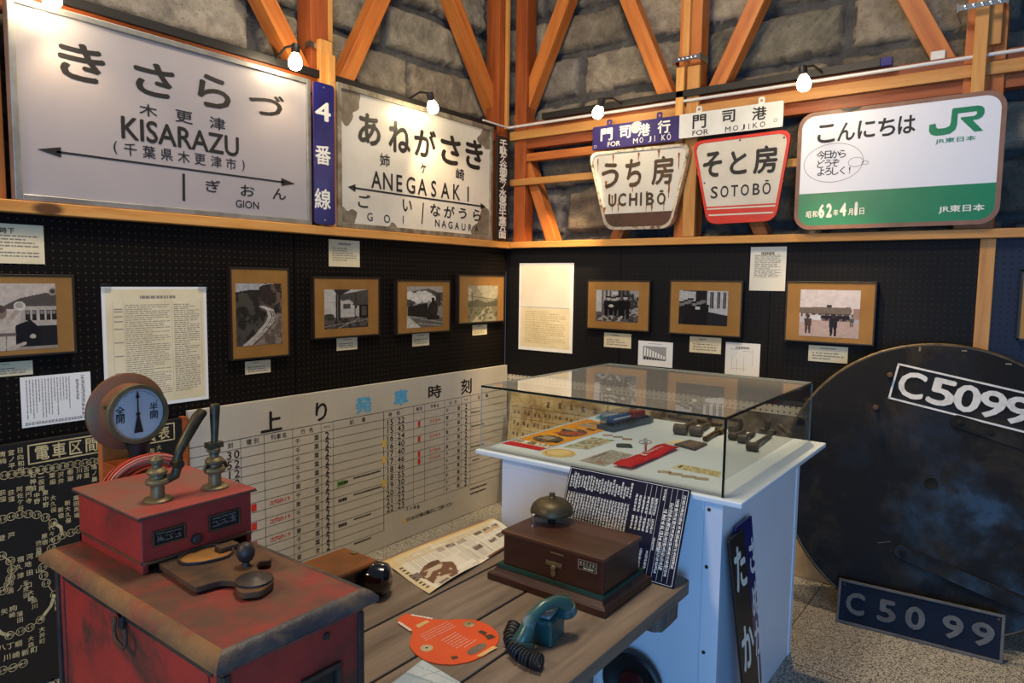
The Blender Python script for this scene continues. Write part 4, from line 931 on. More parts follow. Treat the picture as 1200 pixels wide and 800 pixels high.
for pl, bb, lab, ext in ((QL, (5, 422, 38.5, 441), 'caption card under the framed streetcar photo at the left edge', -3.0),
        (QL, (287, 421, 317, 439), 'caption card under the upright photo of the curving track', None), (QL, (394.3, 394.8, 418.5, 411), 'caption card under the photo of the pale train in a shed', None),
        (QL, (483, 389.8, 502.7, 406), 'caption card under the steam locomotive photo', None), (QL, (553.5, 379.8, 570.5, 393), 'caption card under the brownish photo next to the corner', None),
        (QR, (707.8, 389.3, 740, 408.5), 'caption card under the photo of people at a table', None), (QR, (808, 393.8, 845.5, 415), 'caption card under the dark platform photo', None),
        (QR, (947, 404, 994, 426), 'caption card under the pinkish station photo', None)):
    sheet(pl, bb, lab, 'caption_card', 'caption', CAP, 'paper_cream', ext, 'line', 3, (.1, .12, .9, .62), seed=hash(bb) % 99, word=.016, ink='grey_text')
t, r, d = sheet(QR, (607.7, 308, 672.8, 414.3), 'tall brightly lit white sheet next to the corner, printed in pencil grey', m='paper_white', body=(.12, .08, .88, .46), n=16, seed=12, word=.016, ink='cream_text')
w, h = r[2]-r[0], r[3]-r[1]
MB(QR).box((r[0]+w*.04, r[1]+h*.5, .002), (r[2]-w*.06, r[3]-h*.02, .0035)).build('upper_page', M_['paper'], t)
MB(QR).box((r[0]+w*.04, r[1]+h*.04, .002), (r[2]-w*.05, r[1]+h*.49, .0023)).build('lower_page', M_['paper_cream'], t)
sheet(QR, (878, 288.7, 922.3, 341), 'tall white list sheet pinned under the white and green greeting sign', m='paper', title='line', body=(.12, .3, .88, .82), n=16, seed=13, word=.02)
t, r, d = sheet(QR, (747.6, 398.7, 788.8, 431), 'white sheet with a bar chart above the glass case', m='paper_white', body=(.3, .88, .7, .93), n=1, seed=14)
w, h = r[2]-r[0], r[3]-r[1]
MB(QR).quad(r[0]+w*.14, r[1]+h*.25, r[0]+w*.82, r[1]+h*.8, d).build('chart_ground', mat('chart_grey', (150, 150, 148), rough=.8), t)
cb, cw = MB(QR), MB(QR)
for i in range(8):
    x = r[0]+w*(.18+i*.08); hh = h*(.5-i*.045); cb.quad(x, r[1]+h*.25, x+w*.045, r[1]+h*.25+h*.14*(1-i*.09), d+.0006); cw.quad(x, r[1]+h*.25, x+w*.045, r[1]+h*.25+hh, d+.0003)
cb.build('dark_bar', M_['black_text'], t); cw.build('light_bar', M_['paper_white'], t)
t, r, d = sheet(QR, (849.3, 400.5, 891.3, 441.5), 'white sheet with a faint plan sketch above the right half of the glass case', m='paper_white', title='line', body=(.15, .78, .5, .82), n=1, seed=15)
w, h = r[2]-r[0], r[3]-r[1]
L = MB(QR)
for x0, y0, x1, y1 in ((.2, .15, .2, .6), (.35, .1, .35, .5), (.55, .12, .55, .62), (.8, .3, .8, .8), (.2, .2, .6, .2), (.5, .75, .8, .75)): L.stroke([(r[0]+w*x0, r[1]+h*y0), (r[0]+w*x1, r[1]+h*y1)], .0012, d)
L.build('sketch', M_['grey_text'], t)
# ------------------------------------------------------------------ departure timetable on the floor
P = left(.03); z = lambda *q: S3(200, 420, 3, *q)
tu0, tu1, tv0, tv1 = -2.215, -.012, .012, .925
t = thing('timetable_board', 'long white departure timetable board standing on the floor beside the black fare table', 'timetable', P.at((tu0+tu1)/2, 0, -.01))
pn = MB(P).box((tu0, .002, -.022), (tu1, tv1, 0)).build('board', M_['timetable'], t, .002)
L = MB(P); BL = MB(P); RT = MB(P); G = MB(P); YL = MB(P); D = .001
for ch, q in (('上', (315, 180, 392, 262)), ('り', (508, 150, 550, 222)), ('時', (905, 90, 952, 143)), ('刻', (1020, 68, 1058, 127))): L.tpx(ch, *z(*q), D, .022)
for ch, q in (('発', (648, 130, 708, 195)), ('車', (783, 105, 835, 168))): BL.tpx(ch, *z(*q), D, .04)
U = lambda x, y: P.uv(*z(x, y))[0]; V = lambda x, y: P.uv(*z(x, y))[1]
vt = V(748, 187); va = V(805, 217); pitch = (va-V(817, 512))/11; vb = va+pitch/2; hd = vt-vb
cl = [U(245, 277), U(328, 262), U(428, 245), U(528, 227), U(570, 217)]; mid = U(748, 187)
cr = [U(853, 168), U(893, 160), U(962, 147), U(1022, 136), U(1055, 129)]
ns = int((vb-.06)/pitch)
for v, w in [(vt, .0022), (vb, .0018)]: L.quad(tu0, v-w/2, tu1, v+w/2, D)
for k in range(1, ns+1):
    v = vb-k*pitch; L.quad(tu0, v-.0009, mid if k > 12 else tu1, v+.0009, D)
for u in cl: L.quad(u-.001, vb-ns*pitch, u+.001, vt, D)
L.quad(mid-.0016, vb-ns*pitch, mid+.0016, vt, D+.0002)
for u in cr: L.quad(u-.001, vb-12*pitch, u+.001, vt, D)
vh = (vt+vb)/2; b0 = cl[0]-.20
def hdr(s, ua, ub, sz=.027): L.row(s, (ua, vh), (ub, vh), sz, D, .006)
hdr('時刻', cl[0]-.15, cl[0]-.05); hdr('種別', (cl[0]+cl[1])/2-.018, (cl[0]+cl[1])/2+.018); hdr('列車名', (cl[1]+cl[2])/2-.03, (cl[1]+cl[2])/2+.03); hdr('行先', (cl[2]+cl[3])/2-.024, (cl[2]+cl[3])/2+.024); hdr('のりば', (cl[3]+cl[4])/2-.013, (cl[3]+cl[4])/2+.013, .014)
hdr('記事', (cl[4]+mid)/2-.05, (cl[4]+mid)/2+.03)
hdr('時刻', mid+.05, mid+.11); hdr('種別', (cr[0]+cr[1])/2-.013, (cr[0]+cr[1])/2+.013, .022); hdr('列車名', (cr[1]+cr[2])/2-.026, (cr[1]+cr[2])/2+.026, .022); hdr('行先', (cr[2]+cr[3])/2-.024, (cr[2]+cr[3])/2+.024, .022); hdr('のりば', (cr[3]+cr[4])/2-.011, (cr[3]+cr[4])/2+.011, .012)
hdr('記事', cr[4]+.08, cr[4]+.16)
dest = '葉葉葉葉葉京葉京葉葉京葉葉京葉'
for k in range(ns):
    v = vb-(k+.5)*pitch; d_ = dest[k % len(dest)]
    L.em('東' if d_ == '京' else '千', cl[2]+.028, v, .03, D, .004); L.em(d_, cl[3]-.028, v, .03, D, .004)
    L.em('2', (cl[3]+cl[4])/2, v, .052, D, .022)
for k, s in enumerate(('30', '52', '12', '22', '40')): L.row(s, (cl[0]-.056, vb-(k+.5)*pitch), (cl[0]-.020, vb-(k+.5)*pitch), .050, D, .012, 1.15)
for k in (7, 9, 11):
    v = vb-(k-.5)*pitch; RT = MB(P); RT.quad((cl[0]+cl[1])/2-.014, v-.017, (cl[0]+cl[1])/2+.014, v+.017, D)
    RT.row('さざなみ19', ((cl[1]+cl[2])/2-.045, v), ((cl[1]+cl[2])/2+.05, v), .026, D, .012); RT.build('red_lettering', M_['red_text'], pn)
times = ('15:22', '15:43', '16:24', '16:40', '17:40', '17:46', '18:46', '18:55', '19:30', '20:22', '21:22', '22:23')
dr = '葉京葉京葉京葉葉葉葉葉葉'; dr = '葉京葉京葉京葉葉葉葉葉葉'
for k, s in enumerate(times):
    v = vb-(k+.5)*pitch
    L.row(s.replace(':', ' '), (mid+.032, v), (mid+.145, v), .047, D, .012, 1.15); L.em(':', mid+.0885, v, .04, D, .01)
    L.em('東' if dr[k] == '京' else '千', cr[2]+.025, v, .026, D, .004); L.em(dr[k], cr[3]-.025, v, .028, D, .004); L.em('2', (cr[3]+cr[4])/2, v, .047, D, .02)
for k in (1, 3, 5, 6):
    v = vb-(k+.5)*pitch; RT = MB(P); RT.quad((cr[0]+cr[1])/2-.010, v-.017, (cr[0]+cr[1])/2+.010, v+.017, D); RT.row('さざなみ', ((cr[1]+cr[2])/2-.035, v), ((cr[1]+cr[2])/2+.04, v), .023, D, .012); RT.build('red_lettering', M_['red_text'], pn)
rnd = random.Random(8)
for k in (6, 8, 11, 14):
    v = vb-(k+.5)*pitch
    if k < 14: L.lines(cl[4]+.03, v-.012, cl[4]+.095, v+.012, 1, D, rnd, .7, .007); 
    if k == 6: G.quad(cl[4]+.022, v-.016, cl[4]+.075, v+.016, D-.0003)
    L.lines(cl[4]+.13, v+.002, cl[4]+.33, v+.014, 1, D, rnd, .7, .006)
for k in (3, 5, 8): YL.quad(mid-.008, vb-(k)*pitch-.02, mid+.012, vb-(k)*pitch+.02, D+.0005)
for k in (1, 3, 6, 8): L.lines(cr[4]+.02, vb-(k+.7)*pitch, cr[4]+.14, vb-(k+.4)*pitch, 1, D, rnd, .5, .006)
for k in (1, 3, 6): G.quad(cr[4]+.005, vb-(k+.7)*pitch, cr[4]+.018, vb-(k+.3)*pitch, D)
L.row('エル特急', (U(832, 528), V(832, 528)), (U(870, 520), V(870, 520)), .024, D, .008)
a, b = P.uv(*z(833, 566)), P.uv(*z(990, 503))
L.row('印のある列車は運転日にご注意ください', (a[0], a[1]), (b[0], a[1]), .026, D, .008)
YL.quad(a[0]-.035, a[1]-.012, a[0]-.016, a[1]+.012, D)
for k in range(2): L.lines(cr[4]+.0, V(1060, 462)-.0-k*.03, cr[4]+.17, V(1060, 462)+.016-k*.03, 1, D, rnd, .6, .007)
L.build('black_lettering', M_['black_text'], pn); BL.build('blue_lettering', M_['blue_text'], pn); G.build('green_sticker', mat('green_sticker', (120, 160, 84), rough=.6), pn); YL.build('yellow_sticker', M_['yellow_tag'], pn)

# ------------------------------------------------------------------ black fare table
P = left(.055)
fu0, fu1, fv1 = -3.35, -2.235, .905
t = thing('fare_table', 'black route map fare table in cream lettering, standing behind the red machine', 'fare table', P.at((fu0+fu1)/2, 0, -.01))
MB(P).box((fu0, .012, -.025), (fu1-.022, fv1, 0)).build('board', M_['black'], t, .002)
MB(P).box((fu1-.022, .0, -.028), (fu1, fv1+.004, .006)).build('wooden_edge', M_['cedar_red'], t, .002)
L = MB(P); D = .001; z = lambda *q: S3(0, 500, 2.6667, *q)
def pv(x, y): return P.uv(x, y)
a, b = pv(33, 527), pv(204, 505)
c0, c1 = pv(32.5, 543), pv(205, 512)
u0, u1 = a[0], b[0]; v1 = (a[1]+pv(120, 507.5)[1])/2; v0 = v1-.075
v1 = pv(33, 522)[1]; v0 = pv(33, 544)[1]
L.stroke([(u0, v0), (u1, v0), (u1, v1), (u0, v1)], .005, D, True)
n = len('電車区間2等運賃表')
for i, ch in enumerate('電車区間2等運賃表'): L.em(ch, u0+.042+(u1-u0-.084)*i/(n-1), (v0+v1)/2, .058, D, .016, .82)
def node(px, py, num):
    u, v = pv(px, py); L.stroke(circ(u, v, .0135, 14), .0022, D, True); L.row(num, (u-.006, v), (u+.006, v), .016, D, .01, .8); return (u, v)
def name(px, py, s, size=.026, step=None):
    u, v = pv(px, py)
    for i, ch in enumerate(s): L.em(ch, u, v-i*(step or size*1.12), size, D, .012)
fares = ['90', '90', '80', '80', '80', '80', '80', '80', '70', '70', '70', '60', '60', '50', '50', '40']
pts = []
for i in range(15):
    x = 5+i*8.6; y = 557-i*1.35; pts.append(node(x, y, fares[i]))
for i in range(14): L.stroke([(pts[i][0]+.014, pts[i][1]), (pts[i+1][0]-.014, pts[i+1][1])], .003, D)
for x, y, s in ((3, 532, '青梅'), (13, 530, '宮ノ平'), (23.5, 527.5, '日向和田'), (38, 556.5, '石神前'), (48, 557, '二俣尾'), (61, 557, '軍畑'), (71, 556, '沢井'), (82, 553, '御嶽'), (92.5, 551, '川井'), (101, 549.5, '古里'), (110, 547, '鳩ノ巣'), (119, 546, '白丸')): name(x, y, s, .021)
for x, y, s in ((186, 524, '大久保'), (178, 528, '与野'), (169, 533, '大宮')): name(x, y, s, .022)
loop = [(3, 608), (13, 605), (23, 602.5), (33, 602), (43, 603), (53, 606), (62, 612), (73, 627), (83, 624), (92, 620), (66, 632), (60, 642), (53, 655), (50, 664), (51, 674), (54, 683), (64, 696), (47, 726), (35, 735), (24, 739.5), (11, 744)]
q = [node(x, y, random.choice(('30', '40', '50', '60', '20', '70'))) for x, y in loop]
for i, j in ((0, 1), (1, 2), (2, 3), (3, 4), (4, 5), (5, 6), (7, 8), (8, 9), (7, 10), (10, 11), (11, 12), (12, 13), (13, 14), (14, 15), (15, 16), (17, 18), (18, 19), (19, 20)):
    A, B = Vector(q[i]), Vector(q[j]); tt = (B-A).normalized()*.014
    if (B-A).length > .03: L.stroke([tuple(A+tt), tuple(B-tt)], .003, D)
L.stroke([q[6], ((q[6][0]+q[7][0])/2+.01, (q[6][1]+q[7][1])/2+.004), q[7]], .011, D); L.stroke([q[16], (q[16][0]-.014, (q[16][1]+q[17][1])/2), q[17]], .011, D); L.stroke([q[20], pv(2, 742), pv(-12, 730)], .011, D)
for x, y, s in ((3, 577, '荻窪'), (13, 577, '荻窪'), (23, 573, '阿佐ケ谷'), (33, 572, '高円寺'), (43, 580, '中野'), (53, 577, '東中野'), (62, 583, '大久保'), (71, 597, '新宿'), (79, 589, '新大久保'), (89, 583, '高田馬場'), (60, 618, '代々木'), (52, 628, '原宿'), (45, 636, '渋谷'), (70, 648, '恵比寿'), (60, 654, '目黒'), (30, 683, '五反田'), (36, 694, '大崎'), (40, 703, '品川'), (67, 705, '田町'), (49, 737, '大井町'), (36, 748, '大森'), (23, 719, '蒲田'), (14, 713, '川崎')): name(x, y, s, .020)
lp = [(2, 651), (12, 657), (14, 667), (12, 677), (10, 684), (3, 692)]
q2 = [node(x, y, '80') for x, y in lp]
for i in range(5): L.stroke([q2[i], q2[i+1]], .004, D)
for x, y, s in ((2, 630, '登戸'), (24, 655, '宿河原'), (22, 664, '久地'), (24, 674, '津田山'), (12, 692, '溝ノ口'), (5, 716, '矢向')): L.row(s, pv(x, y), (pv(x, y)[0]+.028*(len(s)-1), pv(x, y)[1]+.001), .022, D, .012)
L.row('八丁畷', pv(2, 759), pv(22, 754), .024, D, .012); L.row('川崎新町', pv(8, 770), pv(40, 761), .024, D, .012)
q3 = [node(x, y, '60') for x, y in ((3, 785), (15, 782), (27, 777))]
for i in range(2): L.stroke([q3[i], q3[i+1]], .004, D)
L.build('lettering', M_['cream_text'], t)

# old wooden timetable leaning behind the glass case
P = Plane((0, -.12, .30), (1, 0, 0), (0, .10, .9)); 
u0, v1 = P.uv(599, 459.5); u1 = P.uv(762, 492)[0]; v0 = -.29; rnd = random.Random(4)
t = thing('old_timetable_board', 'yellowed old timetable board leaning on the wall behind the glass case', 'timetable', P.at((u0+u1)/2, v0))
MB(P).box((u0, v0, -.018), (u1, v1, 0)).build('board', M_['old_board'], t, .002)
L = MB(P); w = u1-u0
for k in range(7): L.scribble(u0+w*(.3+.085*k), v1-.045, .04, .001, rnd)
for k in range(12):
    v = v1-.085-k*.075; L.quad(u0+.01, v-.001, u1-.01, v+.001, .001)
for k in range(13):
    u = u0+.02+k*(w-.04)/12; L.quad(u-.001, v0+.02, u+.001, v1-.085, .001)
for i in range(12):
    for j in range(8): 
        for s in range(2): L.scribble(u0+.02+(i+.3+.4*s)*(w-.04)/12, v1-.12-j*.072+rnd.uniform(-.006, .006), .026, .0012, rnd)
L.build('lettering', M_['brown_text'], t)
# ------------------------------------------------------------------ glass display case
BX0, BX1, BY0, BY1, BZ = 1.205, 2.21, -1.735, -.745, .86
GX0, GX1, GY0, GY1, GZ = 1.218, 2.15, -1.72, -.757, 1.10
PX0, PX1, PY0, PY1 = 1.29, 2.135, -1.68, -.845
t = thing('display_case', 'white plinth display case with a glass box top in the middle of the room', 'display case', ((PX0+PX1)/2, (PY0+PY1)/2, 0))
MB().box((PX0, PY0, 0), (PX1, PY1, .842)).build('plinth', M_['plinth'], t, .003)
MB().box((PX1-.055, PY0-.004, 0), (PX1+.002, PY0+.002, .842)).build('corner_trim', M_['plinth'], t, .001)
MB().box((PX1-.002, PY1-.03, 0), (PX1+.004, PY1+.002, .842)).build('corner_trim', M_['plinth'], t, .001)
MB().box((PX0+.01, PY0-.003, .80), (PX1-.06, PY0+.002, .842)).build('top_trim', M_['plinth'], t, .001)
P = right(-PY0+.004)
for px, py in ((831, 597), (828, 664), (824.5, 764)):
    u, v = P.uv(px, py); MB(P).lathe([(.006, 0), (.005, .003), (0, .0035)], (u, v, 0), (0, 0, 1), 10).build('screw', M_['iron'], t)
MB().box((BX0, BY0, .842), (BX1, BY1, BZ)).build('case_floor', M_['case_board'], t, .004)
g = .006
for a, b in (((GX0, GY0, BZ), (GX1, GY0+g, GZ-g)), ((GX0, GY1-g, BZ), (GX1, GY1, GZ-g)), ((GX0, GY0+g, BZ), (GX0+g, GY1-g, GZ-g)), ((GX1-g, GY0+g, BZ), (GX1, GY1-g, GZ-g)), ((GX0, GY0, GZ-g), (GX1, GY1, GZ))):
    # single sheets keep thin clear panes free of double reflections
    m = MB(); d = [abs(p-q) for p, q in zip(a, b)]; k = d.index(min(d)); c_ = (a[k]+b[k])/2
    if k == 2: vs = [(a[0], a[1], c_), (b[0], a[1], c_), (b[0], b[1], c_), (a[0], b[1], c_)]
    elif k == 1: vs = [(a[0], c_, a[2]), (b[0], c_, a[2]), (b[0], c_, b[2]), (a[0], c_, b[2])]
    else: vs = [(c_, a[1], a[2]), (c_, b[1], a[2]), (c_, b[1], b[2]), (c_, a[1], b[2])]
    m.add(vs, [(0, 1, 2, 3)]); m.build('glass_pane', M_['dusty_glass' if k == 2 else 'glass'], t)
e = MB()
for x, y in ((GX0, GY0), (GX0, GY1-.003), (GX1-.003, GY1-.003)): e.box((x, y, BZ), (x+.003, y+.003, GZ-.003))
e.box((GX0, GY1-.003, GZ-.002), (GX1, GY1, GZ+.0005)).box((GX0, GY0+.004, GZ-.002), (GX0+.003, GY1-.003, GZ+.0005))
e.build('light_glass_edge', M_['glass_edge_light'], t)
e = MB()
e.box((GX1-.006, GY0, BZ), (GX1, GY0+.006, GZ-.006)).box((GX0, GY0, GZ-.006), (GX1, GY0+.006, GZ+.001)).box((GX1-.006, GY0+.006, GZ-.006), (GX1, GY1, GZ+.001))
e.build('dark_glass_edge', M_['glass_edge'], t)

# exhibits inside the case
F = flat(BZ); fz = lambda ox, oy, s, *q: [F.uv(ox+q[i]/s, oy+q[i+1]/s) for i in range(0, len(q), 2)]
def quadmap(q, d=0.0, pl=F):
    q = [Vector(p) for p in q]
    return lambda x, y: pl.at(*((q[0]*(1-x)+q[1]*x)*(1-y)+(q[3]*(1-x)+q[2]*x)*y), d)
def slab(name, q, th, m, label, cat, group=None, pl=F):
    return MB(pl).prism([tuple(p) for p in q], .0003, th).build(name, m, label=label, cat=cat, group=group)
# orange poster
q = fz(570, 460, 6, 100, 362, 372, 414, 935, 245, 720, 186)
q[1] = F.uv(632, 529); q[0] = F.uv(587.5, 520.5); q[3] = F.uv(688, 491.5); q[2] = F.uv(724, 500)
t = thing('poster_sheet', 'orange printed poster with a red strip lying at the left side inside the glass case', 'poster', F.at(*((Vector(q[0])+Vector(q[2]))/2)))
MB(F).prism([tuple(p) for p in q], .0003, .003).build('sheet', M_['paper_white'], t)
c = Canvas(60, 110, (222, 152, 34), 3)
c.rect(0, 0, 1, .09, (190, 30, 40)); c.rect(0, .09, 1, .17, (214, 208, 196)); c.patch(30, .52, (120, 100, 70), 3, (0, .1, 1, .17)); c.rect(0, .17, 1, .2, (200, 140, 30))
c.ell(.52, .3, .36, .10, (60, 64, 66)); c.rect(.25, .28, .6, .36, (150, 150, 140)); c.rect(.2, .30, .34, .34, (36, 40, 44)); c.rect(.6, .24, .9, .29, (30, 34, 36))
c.ell(.6, .56, .32, .13, (70, 60, 60)); c.poly([(.25, .46), (.7, .5), (.9, .62), (.4, .62)], (150, 66, 50)); c.rect(.2, .56, .5, .62, (60, 60, 60)); c.rect(.2, .62, .55, .65, (180, 172, 150))
c.rect(.2, .78, .62, .86, (140, 146, 140)); c.rect(.6, .72, .85, .77, (60, 52, 44)); c.rect(.3, .88, .8, .95, (150, 130, 96)); c.patch(16, .56, (190, 120, 40), 5, (0, .2, 1, 1), .4)
c.mesh('printed_face', quadmap(q, .0034), M_['print'], t)
q = [F.uv(x, y) for x, y in ((697, 490.5), (726, 498.5), (738, 491), (704, 486))]
t = thing('leaflet', 'teal leaflet lying beyond the orange poster inside the glass case', 'leaflet', F.at(*q[0]))
MB(F).prism([tuple(p) for p in q], .0003, .002).build('sheet', M_['paper_white'], t)
c = Canvas(50, 24, (26, 130, 150), 4); c.rect(.05, .06, .9, .3, (196, 214, 216)); c.patch(20, .5, (40, 110, 130), 3, (.05, .06, .9, .3)); c.rect(0, .75, 1, 1, (170, 190, 190)); c.mesh('printed_face', quadmap(q, .0024), M_['print'], t)
# model train in an acrylic cover
a, b = F.uv(719, 507), F.uv(772, 494)
a, b = Vector(a), Vector(b); ax = (b-a).normalized(); nn = Vector((-ax.y, ax.x)); LN = (b-a).length
PT = Plane((a.x, a.y, BZ), (ax.x, ax.y, 0), (nn.x, nn.y, 0))
t = thing('train_model', 'small model train on a dark round-ended base under a clear cover inside the case', 'model', PT.at(LN/2, .05))
base = [(0, -.0), (LN*.75, -.0)]+[(LN*.75+LN*.25*math.sin(k*math.pi/10), .045-.045*math.cos(k*math.pi/10)) for k in range(1, 10)]+[(LN*.75, .09), (0, .09)]
MB(PT).prism(base, .0005, .022).build('base', mat('slate_base', (60, 76, 88), rough=.35), t, .002)
mb = MB(PT).box((.03, .03, .030), (LN*.5, .062, .058)); mb.build('blue_car', mat('blue_car', (30, 86, 140), rough=.35), t, .006)
MB(PT).box((.04, .029, .043), (LN*.48, .063, .05)).build('window_band', M_['paper_white'], t)
MB(PT).box((LN*.54, .03, .030), (LN*.82, .062, .058)).build('red_car', mat('red_car', (150, 44, 44), rough=.4), t, .006)
w = MB(PT)
for k in range(8): w.lathe([(.006, -.018), (.006, .018)], (.04+k*(LN*.75)/7, .046, .026), (0, 1, 0), 8)
w.build('wheel', M_['iron'], t)
cv = MB(PT); cv.box((.01, .012, .022), (LN*.86, .08, .075)); cv.build('clear_cover', M_['acrylic'], t)
# flat papers
def printed(name, q, cv, th, label, cat, group=None):
    t = thing(name, label, cat, F.at(*((Vector(q[0])+Vector(q[2]))/2)), group)
    MB(F).prism([tuple(p) for p in q], .0003, th).build('sheet', M_['paper'], t)
    cv.mesh('printed_face', quadmap(q, th+.0004), M_['print'], t)
Fp = lambda *q: [F.uv(q[i], q[i+1]) for i in range(0, len(q), 2)]
c = Canvas(50, 30, (176, 180, 164), 5); c.patch(9, .52, (150, 110, 66), 2); c.patch(12, .56, (110, 140, 120), 4); c.rect(0, .9, 1, 1, (90, 140, 126)); c.patch(14, .6, (204, 180, 120), 8)
printed('leaflet', Fp(660, 524, 688, 527, 721, 516, 694, 512.5), c, .001, 'greenish printed leaflet beside the orange poster inside the case', 'leaflet')
u, v = F.uv(655, 531); 
t = thing('paper_disc', 'round cream paper disc at the near left inside the case', 'paper', F.at(u, v))
MB(F).prism(circ(u, v, .062, 36), .0003, .0022).build('disc', mat('cream_disc', (226, 206, 150), (214, 182, 104), rough=.7, scale=14), t)
MB(F).stroke(circ(u, v, .05, 36), .003, .0026, True).build('ring', M_['ochre'], t)
c = Canvas(60, 40, (176, 174, 166), 6); c.patch(24, .5, (140, 138, 130), 2)
for k in range(9): c.rect(.05, .05+k*.1, .95, .08+k*.1, (110, 104, 98), .8)
c.rect(.5, .1, .8, .2, (150, 110, 96)); c.rect(.1, .3, .2, .8, (96, 92, 86)); printed('old_newspaper', Fp(678, 540, 708, 546.5, 742, 533, 716, 527), c, .001, 'grey sheet of small print left of the red armband inside the case', 'newspaper')
for k, (px, py) in enumerate(((712, 510), (724, 512), (735, 514.5))):
    u, v = F.uv(px, py); pp = Plane((u, v, BZ), (math.cos(.5), math.sin(.5), 0), (-math.sin(.5), math.cos(.5), 0))
    MB(pp).box((-.02, -.013, .0003), (.02, .013, .0012)).build('old_ticket', mat('ticket%d' % k, ((176, 150, 116), (150, 140, 120), (140, 120, 96))[k], (120, 110, 96), rough=.8, scale=40), label=('pale brown old ticket nearest the model train inside the case', 'grey old ticket between two others by the model train', 'brown old ticket nearest the green cloth inside the case')[k], cat='ticket', group='old tickets in the case')
for k, (px, py) in enumerate(((778.5, 553), (791.5, 555.5), (807, 558.5), (822.5, 561))):
    u, v = F.uv(px, py); pp = Plane((u, v, BZ), (math.cos(.35), math.sin(.35), 0), (-math.sin(.35), math.cos(.35), 0))
    MB(pp).box((-.022, -.014, .0003), (.022, .014, .0015)).build('ticket_card', M_['ochre'] if 0 else mat('card%d' % k, (172-4*k, 158-3*k, 124), (150, 136, 104), rough=.8, scale=30), label=('first', 'second', 'third', 'fourth')[k]+' from left of the four small tan tickets at the case front', cat='ticket', group='row of tan tickets')
c = Canvas(90, 14, (204, 196, 150), 7); c.rect(.08, .3, .14, .8, (60, 58, 44)); c.patch(40, .52, (150, 138, 96), 2, (.2, .1, .98, .9)); printed('ticket_strip', Fp(786, 548, 843, 559.5, 846, 553, 797, 544), c, .001, 'long cream ticket strip behind the row of tan tickets', 'ticket')
# red armband
q = Fp(718, 547, 740, 551.5, 795.5, 527, 778, 522.5)
t = thing('armband', 'red cloth armband with white lettering lying in the glass case', 'armband', F.at(*q[0]))
qm = quadmap(q)
mb = MB(); n = 14
vs = [tuple(qm(y, x)+Vector((0, 0, .009+.003*math.sin(x*9)+.002*math.sin(x*17+y)))) for x in np.linspace(0, 1, n+1) for y in (0, .5, 1)]
mb.add(vs, [(3*i+j, 3*i+j+1, 3*i+j+4, 3*i+j+3) for i in range(n) for j in (0, 1)], True); o = mb.build('cloth', M_['red_cloth'], t); so = o.modifiers.new('thickness', 'SOLIDIFY'); so.thickness = .002; so.offset = 1
a, b = Vector(q[0]), Vector(q[3]); X = (b-a).normalized(); PA = Plane((a.x, a.y, BZ+.0165), (X.x, X.y, 0), (-X.y, X.x, 0)); L = MB(PA); rnd = random.Random(6); w_ = -(Vector(q[1])-a).length
s_ = (b-a).length
for k, (x, zz) in enumerate(((.42, .03), (.52, .017), (.57, .017), (.62, .017), (.68, .017), (.74, .017), (.80, .014))): L.scribble(s_*x, -.026, zz, 0, rnd)
L.build('lettering', M_['white_text'], t)
# badge on a stem
u, v = F.uv(756, 531)
t = thing('badge', 'shiny silver winged badge on a short stem standing beside the red armband', 'badge', F.at(u, v))
MB(F).lathe([(.010, .0005), (.009, .004), (.005, .006), (.006, .03), (.008, .034), (.008, .040), (0, .042)], (u, v, 0), (0, 0, 1), 14).build('stem', M_['chrome'], t)
PB = Plane((u, v, BZ+.045), (.75, .66, 0), (0, 0, 1)); mb = MB(PB)
for s in (-1, 1): mb.ring(circ(s*.013, -.003, .012, 20, .007), circ(s*.013, -.003, .007, 20, .0035), -.002, .002)
mb.prism(circ(0, .004, .008, 16), -.003, .003); mb.build('wings', M_['chrome'], t)
u, v = F.uv(731, 523); pc = Plane((u, v, BZ), (math.cos(.6), math.sin(.6), 0), (-math.sin(.6), math.cos(.6), 0)); mb = MB(pc)
mb.prism(roundpoly([(-.03, -.022), (.032, -.024), (.03, .02), (.0, .026), (-.028, .02)], .008), .0005, .007).build('cloth_patch', M_['green_dark'], bevel=.003, label='small dark green cloth patch lying between the tickets and the badge', cat='cloth')
q = Fp(790, 522, 814, 528.5, 829, 521.5, 808, 517)
t = thing('notebook', 'dark grey notebook with a speckled cover right of the red armband', 'notebook', F.at(*q[0]))
MB(F).prism([tuple(p) for p in q], .0005, .008).build('cover', mat('notebook_cover', (60, 56, 56), (96, 88, 80), rough=.6, scale=50), t, .0015)
mb = MB(F); qq = [tuple(p) for p in q]; mb.prism(shrink(qq, .012), .008, .0085).build('inner_panel', mat('notebook_panel', (78, 66, 60), (130, 116, 100), rough=.7, scale=80), t)
q = Fp(777, 519, 790, 521, 806, 517, 795, 515)
slab('paper_slip', q, .001, M_['paper_cream'], 'pinkish grey paper slip behind the dark notebook', 'paper')
